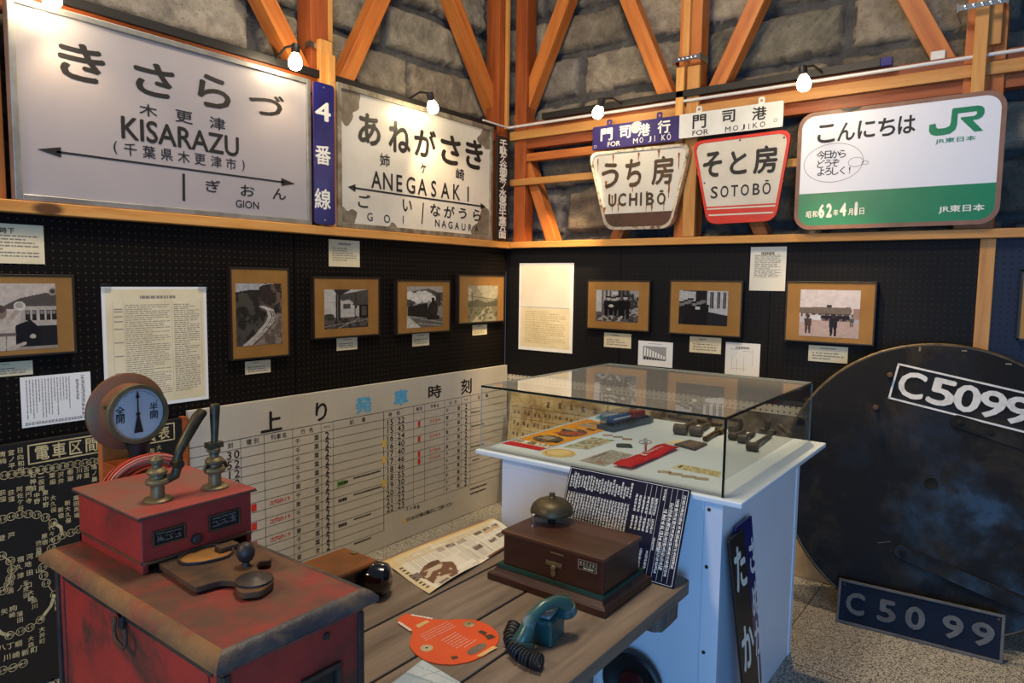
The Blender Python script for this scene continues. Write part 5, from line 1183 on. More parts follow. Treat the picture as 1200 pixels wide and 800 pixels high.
# iron hand tools
HS = M_['steel_dark']
def stamp(px, py, qx, qy, rh, lh, rs, label, m=HS, tail=False):
    a, b = Vector(F.uv(px, py)), Vector(F.uv(qx, qy)); d = (b-a).normalized(); n = Vector((-d.y, d.x)); L_ = (b-a).length
    PS = Plane((a.x, a.y, BZ), (d.x, d.y, 0), (n.x, n.y, 0))
    t = thing('iron_hand_stamp', label, 'tool', PS.at(0, 0), 'iron hand tools in the case')
    MB(PS).lathe([(0, -lh/2), (rh*.9, -lh/2), (rh, -lh/2+.003), (rh, lh/2-.003), (rh*.9, lh/2), (0, lh/2)], (0, 0, rh+.0006), (0, 1, 0), 20).build('head', m, t)
    mb = MB(PS).tube([(rh*.7, 0, rh), (L_*.5, 0, rh*.9+.003), (L_*.9, .003, rs+.004), (L_+rs, .004, rs+.002)], [rs*1.15, rs*.9, rs*1.0, rs*1.2], 12)
    mb.build('handle', m, t)
stamp(881.5, 528.5, 903, 513, .017, .042, .0085, 'dark iron hand stamp nearest the front right corner of the case, handle pointing back')
stamp(870, 519, 883, 511.5, .017, .036, .009, 'second dark iron hand stamp from the right front of the case')
stamp(859, 515.5, 873, 508.5, .016, .034, .008, 'iron hand stamp third from the right, behind the dark glass edge')
stamp(797.5, 509, 814, 499.5, .022, .055, .012, 'large dark iron stamp head at the left of the tools, near the model train')
stamp(815.5, 511, 830, 501.5, .021, .050, .011, 'large iron stamp head second from the left among the tools')
stamp(843, 508.5, 826, 517, .014, .034, .009, 'brass coloured hand stamp lying in front of the iron tools', M_['bronze'])
def tee(px, py, w, h, label, ang=.15):
    u, v = F.uv(px, py); PS = Plane((u, v, BZ), (math.cos(ang), math.sin(ang), 0), (-math.sin(ang), math.cos(ang), 0))
    t = thing('iron_key', label, 'tool', PS.at(0, 0), 'iron hand tools in the case')
    MB(PS).tube([(-w, 0, .012), (-w*.9, 0, .012), (w*.9, 0, .012), (w, 0, .012)], [.007, .011, .011, .007], 12).build('crossbar', HS, t)
    MB(PS).tube([(0, 0, .02), (0, .003, h*.5), (0, .005, h)], [.009, .010, .011], 12).build('stem', HS, t)
tee(796, 492.5, .055, .035, 'T shaped iron key at the back left of the tools beside the model train', .0)
tee(831, 498.5, .06, .04, 'T shaped iron key at the back behind the brass coloured stamp', -.1)
tee(899, 508.5, .035, .055, 'upright T shaped iron key alone at the back right of the case')
u, v = F.uv(862, 507); PS = Plane((u, v, BZ), (math.cos(.2), math.sin(.2), 0), (-math.sin(.2), math.cos(.2), 0))
t = thing('iron_hook', 'hooked iron tool standing behind the dark front edge of the case', 'tool', PS.at(0, 0), 'iron hand tools in the case')
MB(PS).box((-.03, -.016, .0005), (.02, .016, .026)).build('block', HS, t, .006)
MB(PS).tube([(.016, 0, .02), (.022, 0, .04), (.015, 0, .056), (-.005, 0, .06), (-.028, 0, .058)], [.01, .010, .011, .011, .009], 12).build('hook', HS, t)
a, b = Vector(F.uv(913, 503.5)), Vector(F.uv(926, 512))
tag(MB(F).tube([(a.x, a.y, .02), (b.x, b.y, .009)], [.009, .011], 12).build('iron_bar', HS), 'short iron bar at the far right of the tools in the case', 'tool', 'iron hand tools in the case')

# kana boards leaning on the right side of the case
def kana(name, x0, y0, y1, zt, lean, m, chars, label, size, base_x):
    o = Vector((base_x, y0, 0)); T = Plane(o, (0, 1, 0), (-(base_x-x0), 0, zt))
    H = math.hypot(base_x-x0, zt)
    t = thing(name, label, 'sign', T.at((y1-y0)/2, 0), 'kana boards leaning on the case')
    MB(T).prism(roundpoly([(0, .002), (y1-y0, .002), (y1-y0, H), (0, H)], .008), -.004, .004).build('board', m, t, .001)
    L = MB(T)
    for k, (px, py, ch) in enumerate(chars): 
        u, v = T.uv(px, py); L.em(ch, u if size < .14 else (y1-y0)/2+.004, v, size, .0045, .03, .72 if size > .14 else .55)
    L.build('lettering', M_['white_text'], t)
kana('kana_board', 2.148, -1.605, -1.455, .738, 0, M_['navy'], ((880, 650, 'さ'), (884, 700, 'ぬ'), (887, 745, 'か'), (890, 785, 'し')), 'blue kana board half hidden behind the black one, leaning on the case', .13, 2.225)
kana('kana_board', 2.162, -1.700, -1.572, .728, 0, M_['black'], ((865, 665, 'た'), (873, 758, 'か')), 'black kana board in front of the blue one, leaning on the case', .15, 2.265)
# ------------------------------------------------------------------ plank bench
TZ = .60; T_ = flat(TZ)
g1 = (T_.uv(440, 731)[0]+T_.uv(586, 660)[0])/2; g2 = (T_.uv(440, 792)[0]+T_.uv(615, 697)[0])/2; g3 = (T_.uv(540, 798)[0]+T_.uv(595, 763)[0])/2
B0, B1, BE, BS = 1.235, 2.075, -1.742, -2.86
t = thing('plank_bench', 'weathered grey brown plank bench carrying the bell box and the telephone', 'bench', ((B0+B1)/2, (BE+BS)/2, 0))
ed = [B0, g1, g2, g3, B1]
for i in range(4):
    a, b = ed[i]+(.004 if i else 0), ed[i+1]-(.004 if i < 3 else 0)
    pts = [(a, BS), (b, BS), (b, BE), (a, BE)]
    if i == 3: pts = [(a, BS), (b, BS), (b, BE-.03), (b-.008, BE-.01), (b-.03, BE), (a, BE)]
    MB(flat(0)).prism(pts, TZ-.038, TZ).build('plank', M_['plank'], t, .003)
pr = [(B0+.03, .47), (B1-.06, .47), (B1-.03, .48), (B1-.012, .505), (B1-.01, .562), (B0+.03, .562)]
for y in (BE-.11, BS+.12): MB(right(-y)).prism(pr, -.035, .035).build('cross_rail', M_['bench_leg'], t, .004)
for y in (BE-.145-.06, BS+.16):
    for x in (B0+.09, right(-y).uv(690, 760)[0]-.045 if y > -2.2 else B1-.16): MB().box((x-.045, y-.035, 0), (x+.045, y+.035, .56)).build('leg', M_['bench_leg'], t, .004)
# tail sign disc and white sheet below the bench
Pd = right(-PY0+.045); u, v = Pd.uv(741, 801)
t = thing('signal_disc', 'black round disc with a dark red centre on the floor under the bench end', 'sign', Pd.at(u, 0))
MB(Pd).lathe([(.0, -.015), (.102, -.015), (.106, -.01), (.106, .010), (.098, .016), (.07, .010), (.062, .004), (0, .004)], (u, v, 0), (0, 0, 1), 40).build('disc', M_['lamp_black'], t)
MB(Pd).lathe([(.048, .004), (.044, .010), (.026, .014), (0, .016)], (u, v, 0), (0, 0, 1), 32).build('red_lens', mat('dark_red_lens', (70, 18, 20), rough=.3), t)
MB(Pd).box((u-.018, .012, -.012), (u+.018, v-.09, .006)).box((u-.08, 0, -.028), (u+.08, .014, .05)).build('stand', M_['lamp_black'], t, .002)
Pw = Plane((0, PY0-.075, 0), (1, 0, 0), (0, .05, .4))
u1 = Pw.uv(708, 785)[0]
tag(MB(Pw).box((u1-.3, .003, -.006), (u1, .43, 0)).build('white_board', M_['paper_white'], bevel=.001), 'plain white board leaning on the plinth under the bench', 'board')

# ------------------------------------------------------------------ roster board
PRo = Plane((0, -1.848, TZ), (1, 0, 0), (0, .106, .272)); h = .2925
u0, u1 = 1.632, 2.058
t = thing('roster_board', 'dark navy roster board covered in white vertical writing, leaning on the glass case', 'sign', PRo.at((u0+u1)/2, 0))
MB(PRo).box((u0, .001, -.007), (u1, h, 0)).build('board', M_['roster'], t, .0015)
L = MB(PRo); rnd = random.Random(12); d = .0012
L.stroke([(u0+.005, .006), (u1-.005, .006), (u1-.005, h-.005), (u0+.005, h-.005)], .0014, d, True)
for k in range(8): L.quad(u1-.022-k*.017-.0004, .01 if k < 5 else .16, u1-.022-k*.017+.0004, h-.008, d)
def col(u, v1, v0, s):
    v = v1
    while v-s > v0: L.scribble(u, v-s/2, s*rnd.uniform(.9, 1.05), d, rnd); v -= s*1.02
col(u1-.014, h-.02, .05, .0125); col(u1-.032, h-.035, .02, .0125); col(u1-.049, h-.05, .03, .014); col(u1-.066, h-.07, .09, .016); col(u1-.064, .115, .02, .012)
col(u1-.078, h-.012, h-.055, .009); col(u1-.085, .13, .09, .009)
for i in range(6): col(u1-.10-i*.0135, h-.045, h-.100, .0105); col(u1-.10-i*.0135, h-.110, h-.155, .0105)
for i in range(22):
    a = u1-.19-i*.0105
    if a < u0+.012: break
    c_ = rnd.uniform(0, .02)
    col(a, h-.012-c_, h-.07, .0098); col(a, h-.082, h-.185, .0098); col(a, h-.19, .02, .0098)
for a in (u1-.12, u1-.10): col(a, .09, .03, .011)
L.build('lettering', M_['white_text'], t)

# ------------------------------------------------------------------ bell box
t = thing('bell_box', 'dark wooden block bell box with a brass dome on top, standing on the bench', 'bell', (1.79, -1.99, TZ))
def rects(levels, bm):   # lofted rectangles
    vs = []; fs = []
    for x0, y0, x1, y1, z in levels: vs += [(x0, y0, z), (x1, y0, z), (x1, y1, z), (x0, y1, z)]
    n = len(levels)
    for i in range(n-1):
        for k in range(4): fs.append((4*i+k, 4*i+(k+1) % 4, 4*i+4+(k+1) % 4, 4*i+4+k))
    fs += [(3, 2, 1, 0), tuple(4*(n-1)+k for k in range(4))]
    return bm.add(vs, fs)
bx0, by0, bx1, by1 = 1.590, -2.131, 1.992, -1.852
def R4(i, z): return (bx0+i, by0+i, bx1-i, by1-i, z)
rects([R4(0, TZ+.001), R4(0, TZ+.02), R4(.004, TZ+.024), R4(.012, TZ+.028), R4(.018, TZ+.036), R4(.018, TZ+.040)], MB()).build('base', M_['mahogany'], t, .0015)
MB().box((bx0+.024, by0+.018, TZ+.040), (bx1-.016, by1-.022, TZ+.050)).build('felt_strip', M_['felt'], t)
x0, y0, x1, y1 = 1.632, -2.106, 1.970, -1.896
bxo = MB().box((x0, y0, TZ+.05), (x1, y1, TZ+.142)).build('box', M_['mahogany'], t, .002)
lid = wood('lid_wood', (92, 58, 34), (74, 44, 26), (48, 27, 16), rough=.42, grain=16, knots=False, bump=.12, coat=.2)
MB().box((x0-.006, y0-.006, TZ+.142), (x1+.006, y1+.006, TZ+.153)).build('lid', lid, t, .002)
dv = MB()
for k in range(7): dv.box((x1-.012 if k % 2 else x1-.006, y0-.0006, TZ+.054+k*.0122), (x1+.0006, y0+.010 if k % 2 else y0+.016, TZ+.063+k*.0122))
dv.build('dovetail_joint', mat('dovetail', (66, 30, 18), rough=.5), bxo)
Pb = right(-y0+.0005); lt = MB(Pb)
a = Pb.box(640, 655, 659, 666, 1.0); lt.box((a[0], a[1], 0), (a[2], a[3], .003))
b = Pb.box(645, 645.5, 661, 652, 1.0); lt.box((b[0], b[1], 0), (b[2], b[3], .002))
c = Pb.uv(649, 665); lt.lathe([(.0, .008), (.007, .007), (.009, .004), (.009, 0)], (c[0], c[1], 0), (0, 0, 1), 14)
lt.prism([(c[0]-.006, c[1]-.004), (c[0]+.006, c[1]-.004), (c[0]+.009, c[1]-.02), (c[0], c[1]-.026), (c[0]-.009, c[1]-.02)], 0, .004)
lt.build('latch', M_['brass'], bxo, .0008)
b = Pb.box(677.5, 654, 700, 672.5, 1.0)
npl = MB(Pb).box((b[0], b[1], 0), (b[2], b[3], .002)).build('name_plate', mat('plate_silver', (150, 140, 116), rough=.4, metal=.6), t)
L = MB(Pb); w = b[2]-b[0]; hh = b[3]-b[1]; rnd = random.Random(1)
L.quad(b[0]+w*.06, b[1]+hh*.52, b[2]-w*.06, b[3]-hh*.08, .0025); L.quad(b[0]+w*.06, b[1]+hh*.08, b[2]-w*.06, b[1]+hh*.42, .0025)
L.build('plate_field', M_['black'], npl)
L = MB(Pb)
for k in range(5): L.scribble(b[0]+w*(.17+k*.165), b[3]-hh*.28, .0075, .003, rnd)
L.lines(b[0]+w*.3, b[1]+hh*.12, b[2]-w*.12, b[1]+hh*.38, 1, .003, rnd, .6, .01)
L.build('plate_text', M_['cream_text'], npl)
LZ = TZ+.153; Pl = flat(LZ); u, v = Pl.uv(646.5, 610)
MB().lathe([(.012, 0), (.012, .004), (.007, .006), (.007, .06), (0, .06)], (u, v, LZ), (0, 0, 1), 16).build('bell_post', M_['iron'], t)
MB().lathe([(.060, .018), (.066, .017), (.067, .020), (.066, .028), (.060, .042), (.048, .053), (.032, .060), (.012, .063), (.012, .066), (.009, .068), (.009, .078), (0, .079)], (u, v, LZ+.010), (0, 0, 1), 36).build('bell_dome', M_['bronze'], t)
u, v = Pl.uv(625, 617)
MB().lathe([(.006, 0), (.006, .003), (.003, .004), (.003, .026), (.006, .028), (.0065, .038), (0, .042)], (u, v, LZ), (0, 0, 1), 12).build('striker', M_['chrome'], t)

# ------------------------------------------------------------------ teal field telephone
def W3(px, py, z): u, v = flat(z).uv(px, py); return Vector((u, v, z))
c0 = W3(645, 761, TZ); cl_ = W3(626, 758, TZ); cr_ = W3(660, 744, TZ)
t = thing('field_telephone', 'teal field telephone with a handset and black coiled cord on the bench', 'telephone', W3(632, 752, TZ))
pA, pB = W3(646, 760, TZ), W3(661, 742, TZ)
X = (pB-pA).normalized(); Yd = Vector((-X.y, X.x, 0)); Pt = Plane(pA, X, Yd); ln = (pB-pA).length
mb = MB(Pt); rects([(0, 0, ln*1.05, .075, .001), (.0, 0, ln*1.05, .075, .058), (.004, .006, ln, .07, .066)], mb).build('base', M_['teal'], t, .004)
MB(Pt).box((.006, .008, .066), (ln*.98, .066, .076)).build('cradle', mat('worn_cradle', (140, 150, 154), (60, 90, 100), rough=.5, scale=16), t, .005)
MB(Pt).box((.012, .075, .002), (ln*.7, .12, .016)).build('side_plate', mat('grey_plate', (126, 122, 116), (96, 92, 88), rough=.6, scale=20), t, .003)
h0 = [W3(611, 752, TZ+.028), W3(616, 741, TZ+.05), W3(623, 723, TZ+.080), W3(637, 709.5, TZ+.102), W3(653, 704, TZ+.103), W3(661, 706, TZ+.094), W3(664, 714, TZ+.07)]
hs = MB().tube(h0, [.024, .020, .0155, .0145, .016, .019, .021], 18).build('handset', M_['teal'], t)
MB().lathe([(0, -.012), (.024, -.012), (.029, -.006), (.030, .010), (.026, .018), (0, .022)], h0[0]+Vector((.004, -.002, -.004)), (h0[0]-h0[1]).normalized()+Vector((.15, 0, -.4)), 24).build('mouthpiece', M_['teal'], hs)
MB().lathe([(0, -.010), (.024, -.010), (.026, .008), (.022, .014), (0, .016)], h0[-1], Vector((.1, .2, -1)), 24).build('earpiece', M_['teal'], hs)
cp = [W3(603, 733, TZ+.03), W3(598, 745, TZ+.021), W3(602, 758, TZ+.021), W3(611, 767, TZ+.021), W3(623, 773, TZ+.021), W3(635, 776, TZ+.021)]
L_ = []; n = 260; turns = 17
for i in range(n+1):
    s = i/n*(len(cp)-1); k = min(int(s), len(cp)-2); f = s-k; p = cp[k].lerp(cp[k+1], f); tg = (cp[min(k+1, len(cp)-1)]-cp[k]).normalized()
    a = tg.cross(Vector((0, 0, 1))).normalized(); b = a.cross(tg); th = 2*math.pi*turns*i/n
    L_.append(p+(a*math.cos(th)+b*math.sin(th))*.0168)
MB().tube(L_, .0033, 7).build('coiled_cord', M_['cord'], t)

# ------------------------------------------------------------------ flat things on the bench
Uz = lambda *q: [T_.uv(440+q[i]/5, 690+q[i+1]/5) for i in range(0, len(q), 2)]
q = Uz(128, 188, 160, 156, 205, 150, 345, 184, 420, 187, 500, 182, 580, 185, 660, 212, 712, 255, 727, 295, 710, 335, 650, 390, 560, 430, 460, 450, 370, 446, 290, 425, 225, 380, 198, 335, 205, 290, 222, 262, 190, 240, 135, 212)
q = roundpoly(q, .012, 3)
t = thing('orange_card', 'orange tablet shaped hand card with white print and a slotted handle, lying on the bench', 'card', T_.at(*T_.uv(530, 750)))
so_ = Uz(532, 378, 545, 362, 600, 330, 635, 322, 655, 332, 645, 350, 590, 385, 550, 397)
MB(T_).prism(q, .0006, .003).build('card', M_['orange'], t)
MB(T_).poly(roundpoly(so_, .008, 3), .0034).build('slot', mat('slot_shade', (120, 104, 88), (100, 84, 70), rough=.8, scale=20), t)  # flat brown patch laid on the card for the slot
ds = MB(T_); dk = MB(T_)
for x, y in ((548, 212), (300, 353)):
    u, v = Uz(x, y)[0]; ds.prism(circ(u, v, .0155, 28), .003, .0038); dk.poly(circ(u, v, .0035, 12), .0042)
ds.build('cream_disc', M_['old_board'], t)
L = MB(T_); rnd = random.Random(3)
def wline(x0, y0, x1, y1, w=.0016):
    a, b = Uz(x0, y0)[0], Uz(x1, y1)[0]; a, b = Vector(a), Vector(b); n = (b-a).length; tt = (b-a).normalized(); p = 0
    while p < n:
        e = min(n, p+rnd.uniform(.006, .014)); L.stroke([tuple(a+tt*p), tuple(a+tt*e)], w, .0036); p = e+.0016
for k in range(4): wline(258+k*11, 280+k*10, 425+k*15, 198+k*9, .0013)
for k in range(6): wline(385+k*17, 310+k*9, 475+k*16, 258+k*10, .0015)
wline(520, 350, 590, 305); wline(130+5, 200, 208, 250, .008); wline(210, 158, 333, 180, .007)
L.build('white_print', M_['white_text'], t)
a = Uz(235, 220, 300, 188, 318, 200, 250, 236); tp = MB(T_).poly(a, .0037); tp.poly(Uz(590, 400, 690, 340, 715, 350, 620, 405), .0037); tp.build('tape', mat('yellowed_tape', (214, 176, 116), rough=.4), t)
dk.poly(Uz(600, 258, 620, 248, 655, 262, 640, 280), .0037); dk.poly(Uz(640, 280, 680, 272, 705, 290, 660, 305), .0037); dk.poly(Uz(440, 405, 475, 398, 488, 412, 452, 422), .0037); dk.build('dark_print', M_['brown_text'], t)
# glossy postcard at the front
q = Uz(276, 415, 500, 550, 300, 690, 60, 580)
t = thing('glossy_leaflet', 'glossy pale blue leaflet at the bottom edge, half under the orange card', 'leaflet', T_.at(*q[0]))
MB(T_).prism(q, .0003, .0006).build('sheet', M_['paper_white'], t)
c = Canvas(60, 60, (150, 172, 184), 3); c.poly([(0, .55), (1, .75), (1, 1), (0, 1)], (178, 194, 200)); c.line(0, .5, 1, .7, .02, (120, 142, 150)); c.line(0, .8, 1, .95, .015, (130, 150, 158)); c.line(.2, .4, .5, 1, .02, (126, 148, 156)); c.rect(.25, .05, .9, .3, (46, 52, 70)); c.grain(.04)
c.mesh('printed_face', quadmap([q[3], q[2], q[1], q[0]], .0008, T_), attrmat('glossy_print', .12, .6), t)
# old newspaper spread
q = [T_.uv(*p) for p in ((452, 667), (503, 698), (603, 636), (585, 607))]
q = [T_.uv(448, 659), T_.uv(503, 697), T_.uv(612, 632), T_.uv(578, 607)]
t = thing('newspaper_spread', 'yellowed newspaper spread with sepia pictures lying on the bench by the timetable', 'newspaper', T_.at(*((Vector(q[0])+Vector(q[2]))/2)))
qm = quadmap(q, 0, T_); mb = MB(); nx, ny = 16, 10
c = Canvas(150, 110, (214, 208, 190), 8)   # x across the bench (0 far edge), y along it
c.patch(3, .52, (196, 176, 130), 4, (0, 0, .25, 1), .6); c.rect(0, 0, 1, .06, (206, 180, 126), .6); c.rect(0, 0, .05, 1, (204, 160, 90), .6); c.patch(5, .56, (188, 140, 80), 9, (0, .8, .4, 1), .7)
for k in range(10): c.rect(.12, .5+k*.02, .9, .507+k*.02, (150, 144, 130), .5)
for x0, x1, ys in ((.1, .5, np.arange(.12, .95, .016)), (.55, .97, np.arange(.45, .95, .016))):
    for y in ys: c.rect(x0, y, x1, y+.007, (168, 160, 142), .55)
for x, y, w, h in ((.22, .36, .10, .07), (.22, .45, .10, .07), (.24, .55, .10, .07), (.22, .72, .1, .07), (.22, .81, .1, .07), (.22, .9, .1, .06), (.58, .58, .12, .08), (.6, .75, .1, .07), (.55, .85, .12, .08)):
    c.rect(x, y, x+w, y+h, (104, 92, 80)); c.patch(16, .52, (160, 150, 134), int(x*90+y*70), (x, y, x+w, y+h))
c.poly([(.58, .08), (.98, .10), (.98, .28), (.80, .34), (.66, .36), (.5, .28), (.46, .18)], (112, 78, 56)); c.patch(10, .55, (196, 180, 156), 3, (.56, .1, .9, .3)); c.ell(.5, .24, .06, .06, (100, 70, 52)); c.rect(.46, .18, .5, .3, (96, 66, 50))
c.rect(.9, .1, 1.0, .22, (196, 188, 168)); c.rect(.92, .12, .98, .2, (120, 108, 96)); c.rect(.52, .03, .66, .1, (120, 108, 96)); c.rect(.82, .34, .92, .5, (222, 216, 200)); c.rect(.8, .3, .94, .31, (90, 80, 70)); c.rect(.95, .6, 1, 1, (110, 66, 44))
for k in range(9): c.rect(.3+k*.07, .025, .33+k*.07, .05, (70, 60, 48))
def wavy(x, y): p = qm(x, y); p.z = TZ+.0015+.0018*(1+math.sin(x*7+y*5))+.006*max(0, x-.85)/.15*abs(math.sin(y*6)); return p
c.mesh('printed_face', wavy, M_['print'], t)
mb = MB(); vs = [tuple(wavy(x, y)-Vector((0, 0, .0006))) for y in np.linspace(0, 1, 13) for x in np.linspace(0, 1, 13)]
mb.add(vs, [(j*13+i, j*13+i+1, (j+1)*13+i+1, (j+1)*13+i) for j in range(12) for i in range(12)], True).build('sheet', M_['paper_cream'], t)
# leather lidded black telephone case
t = thing('telephone_case', 'black case with a brown leather lid and round glossy end, behind the red machine', 'telephone', (1.345, -2.55, TZ))
rects([(1.272, -2.72, 1.405, -2.412, TZ+.001), (1.272, -2.72, 1.405, -2.412, TZ+.088)], MB()).build('case', M_['bakelite'], t, .006)
mb = MB(); rects([(1.266, -2.726, 1.414, -2.404, TZ+.088), (1.264, -2.728, 1.416, -2.402, TZ+.094), (1.268, -2.724, 1.412, -2.406, TZ+.101)], mb); ld = mb.build('lid', M_['leather'], t, .002)
MB().box((1.315, -2.425, TZ+.101), (1.335, -2.41, TZ+.104)).build('clasp', M_['brass'], ld, .001)
MB().lathe([(0, -.02), (.040, -.02), (.047, -.01), (.048, .03), (.044, .052), (.03, .064), (.012, .068), (0, .068)], (1.395, -2.425, TZ+.0485), (.86, .5, 0), 30).build('earpiece', M_['bakelite'], t)
# ------------------------------------------------------------------ red block instrument
SX0, SX1, SY0, SY1, SZ = 1.300, 1.957, -3.196, -2.888, .945
t = thing('block_instrument', 'rusty red iron block instrument with two levers, standing before the plank bench', 'railway instrument', ((SX0+SX1)/2, (SY0+SY1)/2, 0))
def RS(i, z): return (SX0+i, SY0+i, SX1-i, SY1-i, z)
MB().box((SX0+.020, SY0+.020, SZ-.040), (SX1-.020, SY1-.020, SZ)).build('top_slab', M_['red_top'], t, .001)
PROF = [(.022, SZ-.040), (.020, SZ-.034), (.006, SZ-.027), (0, SZ-.021), (.001, SZ-.014), (.010, SZ-.004), (.017, SZ+.0004), (.024, SZ+.0006)]
def edge(pa, pb, m):   # moulding along one side, mitred at the corners
    vs = []; fs = []
    for i, zz in PROF: vs += [(*pa(i), zz), (*pb(i), zz)]
    for k in range(len(PROF)-1): fs.append((2*k, 2*k+1, 2*k+3, 2*k+2))
    MB().add(vs, fs, True).build('edge_moulding', m, t)
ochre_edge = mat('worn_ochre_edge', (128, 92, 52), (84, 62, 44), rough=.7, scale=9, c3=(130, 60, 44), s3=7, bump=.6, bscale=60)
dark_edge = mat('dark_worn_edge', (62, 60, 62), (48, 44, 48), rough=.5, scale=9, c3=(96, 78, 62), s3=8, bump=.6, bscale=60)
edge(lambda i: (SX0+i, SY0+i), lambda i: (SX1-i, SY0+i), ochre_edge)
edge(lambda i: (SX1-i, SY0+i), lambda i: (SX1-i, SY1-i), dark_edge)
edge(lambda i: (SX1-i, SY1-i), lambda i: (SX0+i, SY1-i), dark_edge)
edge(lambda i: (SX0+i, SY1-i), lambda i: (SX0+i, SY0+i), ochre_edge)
X0, X1, Y0, Y1 = SX0+.024, SX1-.022, SY0+.024, SY1-.022
m = MB().box((X0, Y0, 0), (X1, Y1, SZ-.038)); m.build('body', M_['red_paint'], t, .004)
m = MB()
for x in (X0+.002, X1-.012): m.box((x, Y0-.006, 0), (x+.012, Y0+.004, SZ-.040))
m.box((X0+.035, Y0-.004, SZ-.052), (X1-.03, Y0+.002, SZ-.040))
for y in (Y0-.004, Y1-.010): m.box((X1-.004, y, 0), (X1+.005, y+.012, SZ-.040))
m.build('corner_stile', M_['iron'], t, .002)
for x in (X0+.03, X1-.045): MB().box((x, Y0-.003, 0), (x+.005, Y0+.001, SZ-.055)).build('panel_bead', M_['red_paint'], t, .001)
# hasp and hook on the near face
Pn = right(-Y0+.006); u, v = Pn.uv(142, 714)
MB(Pn).box((u-.010, v-.006, -.006), (u+.010, SZ-.046, .003)).box((u-.008, v-.034, -.003), (u+.008, v-.004, .003)).build('hasp', M_['iron'], t, .001)
MB(Pn).tube([(u-.010, v-.014, .006), (u-.013, v-.040, .008), (u-.004, v-.052, .009), (u+.022, v-.060, .008), (u+.030, v-.052, .008), (u+.030, v-.034, .007), (u+.024, v-.026, .006)], .0036, 8).build('hook', M_['rust'], t)
# window frame on the right face
Pf = left(X1); a = Pf.box(352, 772, 400, 850, 1.0)
u0, v1 = Pf.uv(352, 798); u1, vt = Pf.uv(397, 773); 
MB(Pf).ring([(u0, vt-.26), (u1, vt-.26), (u1, vt), (u0, vt)], [(u0+.009, vt-.25), (u1-.009, vt-.25), (u1-.009, vt-.009), (u0+.009, vt-.009)], 0, .008).build('window_frame', M_['iron'], t, .001)
MB(Pf).quad(u0+.008, vt-.25, u1-.008, vt-.008, .001).build('window', M_['black'], t)
u, v = Pf.uv(382, 745); MB(Pf).lathe([(.007, 0), (.006, .004), (0, .005)], (u, v, 0), (0, 0, 1), 10).build('screw', M_['iron'], t)
# upper box
UX0, UX1, UY0, UY1, UZ = 1.312, 1.583, -3.124, -2.902, 1.057
m = MB().box((UX0, UY0, SZ+.020), (UX1, UY1, UZ-.004)); m.box((UX0, UY0, SZ), (UX1, UY0+.012, SZ+.021)); m.box((UX0, UY1-.012, SZ), (UX1, UY1, SZ+.021)); m.box((UX0, UY0, SZ), (UX0+.012, UY1, SZ+.021))
ub = m.build('upper_box', M_['red_paint'], t, .0025)
MB().box((UX1-.004, UY0+.002, SZ+.018), (UX1+.006, UY1-.002, SZ+.023)).box((UX0-.002, UY0-.003, SZ+.020), (UX1, UY0+.001, SZ+.024)).build('lower_rim', M_['rust'], t, .001)
MB().box((UX0-.008, UY0-.008, UZ-.005), (UX1+.008, UY1+.008, UZ)).build('upper_lid', mat('lid_red', (144, 54, 44), (118, 78, 64), rough=.7, scale=5, lo=.42, hi=.58, c3=(104, 82, 68), s3=4, bump=.3), t, .002)
MB().box((UX0-.0085, UY0-.0085, UZ-.0065), (UX1+.0085, UY1+.0085, UZ-.004)).build('lid_rim', M_['rust'], t)
Pu = left(UX1+.0005); rnd = random.Random(2)
for bb in ((178, 612.5, 217, 641), (244, 594.5, 280.5, 623)):
    a = Pu.box(*bb, 1.0)
    MB(Pu).ring([(a[0], a[1]), (a[2], a[1]), (a[2], a[3]), (a[0], a[3])], [(a[0]+.003, a[1]+.003), (a[2]-.003, a[1]+.003), (a[2]-.003, a[3]-.003), (a[0]+.003, a[3]-.003)], 0, .004).build('plate_frame', M_['bronze'], ub, .0006)
    MB(Pu).quad(a[0]+.002, a[1]+.002, a[2]-.002, a[3]-.002, .001).build('name_plate', M_['black'], ub)
    L = MB(Pu)
    for k in range(3): L.scribble(a[0]+(a[2]-a[0])*(.24+.26*k), (a[1]+a[3])/2, (a[3]-a[1])*.62, .0018, rnd)
    L.build('plate_relief', mat('plate_relief', (104, 100, 92), rough=.5, metal=.3), ub)
u, v = Pu.uv(230, 631); MB(Pu).lathe([(.011, 0), (.010, .006), (.006, .008), (.006, .010), (0, .011)], (u, v, 0), (0, 0, 1), 12).build('screw', M_['iron'], t)
# lever pedestals
def pedestal(px, py, lever):
    u, v = flat(UZ).uv(px, py); O = (u, v, UZ)
    mb0 = MB(); mb0.lathe([(.027, 0), (.027, .003), (.024, .006), (.013, .008), (.0125, .030), (.020, .033), (.022, .038), (.020, .043), (.013, .046), (.013, .050), (.018, .053), (.019, .058), (.015, .063), (.009, .066), (.009, .072), (.012, .075), (.0125, .081), (.007, .088), (0, .089)], O, (0, 0, 1), 24); pd = mb0.build('lever_pedestal', M_['brass'], t)
    A = Vector(O)
    mb = MB(); mb.tube([A+Vector(p) for p in lever[0]], lever[1], 12); mb.build('lever', M_['bronze'], pd)
    return A, pd
A, pd = pedestal(185, 586, ([(.006, .015, .040), (.010, .030, .045), (.012, .036, .065), (.010, .034, .078), (.010, .042, .096), (.006, .062, .124), (.002, .082, .150), (.0, .092, .158), (-.002, .100, .156)], [.0095, .0095, .0085, .0075, .0095, .011, .0118, .0115, .007]))
MB().lathe([(0, -.012), (.009, -.012), (.010, 0), (.009, .012), (0, .012)], A+Vector((.012, .034, .068)), (1, .0, 0), 14).build('lever_joint', M_['bronze'], pd)
